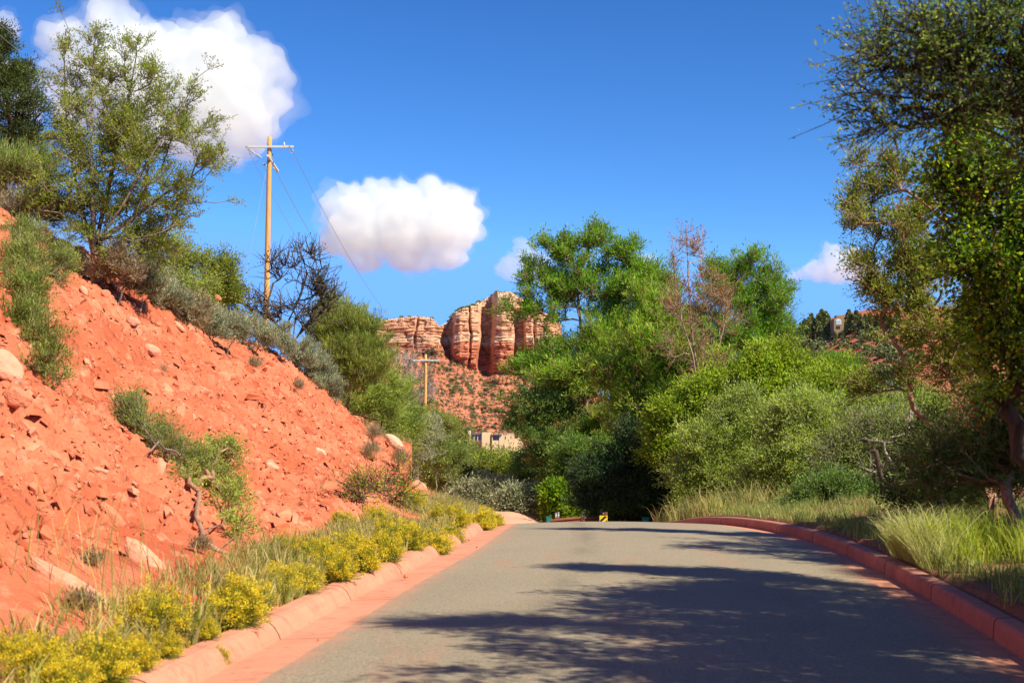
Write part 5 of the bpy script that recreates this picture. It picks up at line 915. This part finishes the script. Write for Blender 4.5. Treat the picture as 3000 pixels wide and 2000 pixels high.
# ------------------------------------------------------------------ beyond the crest: guardrail, marker, boxes, steel panels
M_RUST = simple('rusty_steel', (.20, .075, .04), .8, .2, .35, 5, .004); M_TEAL = simple('teal_enamel', (.01, .17, .16), .45)
d = 60.
g0, g1_ = P(1618, 1531, 58.5), P(1772, 1512, 60.5); G0 = thing('guardrail', 'rusty corrugated guardrail across the end of the road', 'guardrail', (g0.x, g0.y, zroad(58.5) - .3))
prf = [(-.0, -.155), (-.08, -.11), (-.08, -.075), (0, -.03), (0, .03), (-.08, .075), (-.08, .11), (-.0, .155)]
V = []; F = []; nst = 14; base = Vector((g0.x, g0.y, 0))
for i in range(nst):
    t = i / (nst - 1); px = 1612 + (1790 - 1612) * t; py = 1527 - 9 * math.sin(min(t * 1.5, 1) * PI / 2); p = P(px, py + 5, 59 + 1.6 * t * t)
    for (a, b) in prf: V.append((p.x, p.y + a, p.z + b))
    for (a, b) in prf[::-1]: V.append((p.x, p.y + a + .012, p.z + b))
m_ = len(prf) * 2
for i in range(nst - 1):
    for j in range(m_): F.append((i * m_ + j, i * m_ + (j + 1) % m_, (i + 1) * m_ + (j + 1) % m_, (i + 1) * m_ + j))
mb = MB(); mb.add(np.array(V) - np.array(G0.location), F); mb.build('rail_beam', M_RUST, G0)
for px in (1632, 1662, 1708, 1760):
    p = P(px, 1524, 59.3) - G0.location; mb = MB(); mb.box((p.x, p.y + .12, p.z - .45), (.15, .15, 1.15)); mb.build('post', M_RUST, G0)
for (px, py, lab) in ((1629, 1508, 'short white plastic post at the left end of the guardrail'), (1635.5, 1507, 'second short white post at the left end of the guardrail'), (1710, 1504, 'white post behind the middle of the guardrail'), (1762, 1496, 'white post behind the yellow and black marker')):
    p = P(px, py, 60.6); mb = MB(); mb.tube([(0, 0, -.9), (0, 0, .08), (0, 0, .11)], [.045, .045, .025], 8); tag(mb.build('delineator_post', simple('white_plastic', (.62, .62, .58)), None, True, loc=p), lab, 'post')
mk = thing('hazard_marker', 'yellow board with black diagonal stripes on the guardrail end', 'marker sign', P(1768, 1540, 58.2)); O4 = mk.location
a, b = P(1756.5, 1509.5, 58.2) - O4, P(1780, 1532, 58.2) - O4
mb = MB(); W_ = b.x - a.x; H_ = a.z - b.z; cx, cz = (a.x + b.x) / 2, (a.z + b.z) / 2; mb.box((cx, 0, cz - .1), (W_, .012, H_ + .2)); mb.build('board', simple('sign_yellow', (.78, .50, .02), .45), mk)
mb = MB()
def clipstripe(c0, w):                                      # stripe rising to the right, clipped to the board
    poly = []
    for u in (c0, c0 + w):
        pts = [];
        for s in np.linspace(-2, 2, 400):
            x = s; z = s * .9 + u
            if abs(x) <= W_ / 2 - .012 and -H_ / 2 - .19 <= z <= H_ / 2 - .012: pts.append((x, z))
        if pts: poly.append((pts[0], pts[-1]))
    if len(poly) == 2:
        (p, q_), (r_, t_) = poly; return [p, q_, t_, r_]
for c0 in (-.50, -.26, -.02, .22):
    s4 = clipstripe(c0, .12)
    if s4: mb.add([(cx + x, -.0105, cz + z) for x, z in s4] + [(cx + x, -.0075, cz + z) for x, z in s4], [(0, 1, 2, 3), (7, 6, 5, 4), (0, 4, 5, 1), (1, 5, 6, 2), (2, 6, 7, 3), (3, 7, 4, 0)])
mb.build('stripes', simple('sign_black', (.015, .015, .015), .5), mk)
mb = MB(); mb.box((cx + .12, .06, cz - .5), (.09, .09, 1.6)); mb.build('post', M_RUST, mk)
p = P(1771, 1505, 58.4); mb = MB(); mb.box((0, 0, 0), (.14, .14, .10)); tag(mb.build('wood_block', simple('pale_timber', (.5, .36, .2)), loc=p, bevel=.01), 'small pale timber block on top of the striped marker', 'wood block')
def cabinet(px, py, w, h, lab, d):
    p = P(px, py, d); k = d / FPX; r = thing('utility_box', lab, 'utility box', p); mb = MB(); mb.box((0, 0, 0), (w * k, w * k * .8, h * k)); mb.build('housing', M_TEAL, r, bevel=.02)
    mb = MB(); mb.box((0, 0, h * k / 2 + .02), (w * k * 1.08, w * k * .9, .04)); mb.build('lid', M_TEAL, r, bevel=.01); mb = MB(); mb.box((0, -w * k * .4 - .012, 0), (w * k * .8, .02, h * k * .7)); mb.build('door', M_TEAL, r, bevel=.006)
cabinet(1608, 1527, 16, 24, 'dark teal utility box left of the guardrail', 60.5); cabinet(1891, 1530, 20, 26, 'teal utility box between the dark shrubs and the rusty wall', 59.)
f0 = P(1965, 1535, 60.); ft = thing('steel_wall', 'rust brown steel panel wall right of the road end', 'retaining wall', f0)
for (x0, x1, y0, dy) in ((1910, 1938, 1488, 0), (1939, 1967, 1487, .12), (1968, 1996, 1487, .02), (1997, 2030, 1489, .15)):
    a, b = P(x0, y0, 60.) - f0, P(x1, 1560, 60.) - f0; mb = MB(); mb.box(((a.x + b.x) / 2, dy, (a.z + b.z) / 2), (b.x - a.x - .01, .05, a.z - b.z)); mb.build('panel', M_RUST, ft)
p = P(1988, 1480, 62); tp_ = thing('tilted_panel', 'tan weathered board leaning behind the rusty wall', 'board', p)
mb = MB(); mb.box((0, 0, 0), (.55, .04, .5)); o = mb.build('board', simple('weathered_board', (.35, .22, .15)), tp_, bevel=.005); o.rotation_euler = (0, .1, 0)
mb = MB(); mb.box((0, .05, -.5), (.07, .05, 1.2)); mb.build('leg', M_RUST, tp_)

# ------------------------------------------------------------------ far shrubs and trees on the rocks
L_FAR = leafmat('far_juniper', [(.15, .19, .07), (.23, .27, .10), (.32, .34, .15)], .15); L_FARS = leafmat('far_scrub', [(.09, .12, .05), (.15, .18, .08), (.24, .24, .12)], .15)
def blobmesh(name, seed, n=150, conif=False, mat=None):
    rs = np.random.RandomState(seed); d = unit(rs.normal(size=(n, 3))); d[:, 2] = np.abs(d[:, 2]) * .9; r = (.55 + .4 * rs.rand(n))[:, None] * (1 + .35 * pnoise(d * 1.6 + seed))[:, None]
    p = d * r * np.array([1, 1, .85])
    if conif: h = rs.rand(n) ** .8; a = rs.rand(n) * 6.28; rr = (1 - h) * .72 * (.5 + .5 * rs.rand(n)) + .03; p = np.stack([np.cos(a) * rr, np.sin(a) * rr, h * 2.0 + .05], 1); d = unit(np.stack([np.cos(a), np.sin(a), 0 * a + .5], 1))
    dd = unit(d + rs.normal(size=(n, 3)) * .6); s = .30 if not conif else .26
    V, F = blades(p - dd * s * .4, dd, np.full(n, s * 1.2), np.full(n, s), rs); return mesh_np(name, V, F, [mat])
FB = [blobmesh('far_juniper', s, 190, False, L_FAR) for s in (1, 2)] + [blobmesh('far_scrub', s, 130, False, L_FARS) for s in (3, 4)]; FC = [blobmesh('far_conifer', s, 420, True, L_FAR) for s in (5, 6, 7)]
def far_plant(me, name, p, s, rz, label, cat, group):
    o = obj(name, me, None, p); o.scale = (s, s, s * 1.0); o.rotation_euler = (0, 0, rz); return tag(o, label, cat, group)
rs = np.random.RandomState(33); cnt = 0
for i in range(2000):
    if cnt >= 200: break
    px = rs.uniform(1235, 1640); py = rs.uniform(1040, 1285); zb = np.interp(px, [a[0] for a in _bb], [a[1] for a in _bb])
    if py < zb + 4 or pnoise(np.array([[px * .02, py * .03, 3.]]))[0] < -.12: continue
    s = rs.uniform(1.6, 3.8) * (1.25 if rs.rand() < .25 else 1); far_plant(FB[0 if rs.rand() < .6 else 1], 'far_juniper', on_butte(px, py), s, rs.rand() * 6, 'dark green juniper dotted on the red talus below the butte cliffs', 'juniper', 'junipers on the butte talus'); cnt += 1
tops = [(1108, 938, 2.2), (1128, 934, 3), (1150, 931, 2), (1172, 929, 4), (1195, 926, 3.4), (1218, 922, 3), (1232, 925, 2), (1245, 930, 2.2), (1262, 936, 3.4), (1310, 936, 3), (1318, 925, 4), (1326, 915, 3.6), (1334, 909, 3), (1345, 903, 4), (1355, 900, 4.4), (1366, 894, 4), (1374, 892, 5), (1384, 890, 4.6), (1392, 888, 3.4), (1400, 877, 4), (1408, 872, 3), (1416, 866, 2.4), (1440, 853, 2.6), (1455, 848, 4), (1466, 850, 3), (1480, 854, 2.6), (1506, 853, 3.6), (1530, 861, 2.4), (1550, 872, 2.4)]
ORD_ = ['leftmost', 'second', 'third', 'fourth', 'fifth', 'sixth', 'seventh', 'eighth', 'ninth', 'tenth', 'eleventh', 'twelfth', 'thirteenth', 'fourteenth', 'fifteenth', 'sixteenth', 'seventeenth', 'eighteenth', 'nineteenth', 'twentieth'] + ['twenty ' + o for o in ('first', 'second', 'third', 'fourth', 'fifth', 'sixth', 'seventh', 'eighth', 'ninth')]
for i_, (px, py, s) in enumerate(sorted(tops)):
    kk = int(np.argmin(np.abs(us - px))); p = Vector(((px - 1500) * BK, BUT_Y[nt + ncl - 3, kk] + 3, BUT_Z[nt + ncl - 1, kk] - .3)); far_plant(FB[0], 'far_juniper', p, s * .8, px, '%s juniper from the left on the skyline of the butte' % ORD_[i_], 'juniper', 'junipers on the butte rim')
# small scrub mass
Vs, Fs_, nn = [], [], 0; base_me = FB[2]; co = np.empty(len(base_me.vertices) * 3, np.float32); base_me.vertices.foreach_get('co', co); co = co.reshape(-1, 3)[:4 * 60]; f4 = np.arange(240).reshape(-1, 4)
for i in range(4600):
    px = rs.uniform(1125, 1700); py = rs.uniform(1015, 1292); zb = np.interp(px, [a[0] for a in _bb], [a[1] for a in _bb])
    if py < zb - 3: continue
    p = on_butte(px, py); s = rs.uniform(.9, 2.3); Vs.append(co * s + np.array(p)); Fs_.append(f4 + nn); nn += 240
tag(obj('far_scrub', mesh_np('far_scrub', np.concatenate(Vs), np.concatenate(Fs_), [L_FARS])), 'low grey green scrub speckling the talus of the butte', 'scrub', kind='stuff')
# right hill
cnt = 0
for i in range(900):
    if cnt >= 290: break
    px = rs.uniform(2300, 2690); py = rs.uniform(972, 1200)
    if pnoise(np.array([[px * .03, py * .05, 8.]]))[0] < -.15: continue
    h = hit(px, py, 150, 900)
    if h.y > 850 or h.y < 160: continue
    s = rs.uniform(1.0, 2.4); far_plant(FB[int(rs.randint(0, 4))], 'hill_shrub', h, s, rs.rand() * 6, 'rounded grey green shrub on the red slope of the far right hill', 'shrub', 'shrubs on the far right hill'); cnt += 1
ORD = ['leftmost', 'second', 'third', 'fourth', 'fifth', 'sixth', 'seventh', 'eighth', 'ninth', 'tenth', 'eleventh', 'twelfth', 'thirteenth', 'fourteenth', 'fifteenth', 'sixteenth', 'seventeenth', 'eighteenth', 'nineteenth', 'twentieth'] + ['twenty ' + o for o in ('first', 'second', 'third', 'fourth', 'fifth', 'sixth', 'seventh', 'eighth', 'ninth')]
con = sorted([(2312, 1000, 4.5), (2328, 992, 4.5), (2345, 985, 4.), (2358, 982, 5), (2370, 985, 5.5), (2378, 978, 6), (2388, 980, 4.5), (2398, 975, 5.5), (2410, 980, 7), (2420, 975, 6), (2427, 977, 5.5), (2424, 986, 4.0), (2425, 990, 5), (2400, 995, 5), (2375, 998, 5), (2488, 966, 5.5), (2496, 974, 5), (2492, 972, 5), (2510, 970, 5.5), (2520, 975, 5), (2535, 965, 4), (2550, 968, 4.5), (2448, 996, 2.0), (2470, 994, 2.4), (2350, 1005, 4), (2570, 968, 4), (2590, 965, 5), (2610, 970, 4), (2630, 968, 5)])
for i, (px, py, s) in enumerate(con):
    h = hit(px, py, 150, 900); 
    if h.y > 800 or h.y < 200: h = P(px, py, 598); h.z = g1(h.x, h.y)
    far_plant(FC[i % 3], 'far_conifer', h, s * .52, i * 1.3, '%s conifer from the left on the crest of the far right hill' % ORD[i], 'conifer', 'conifers on the hill crest')
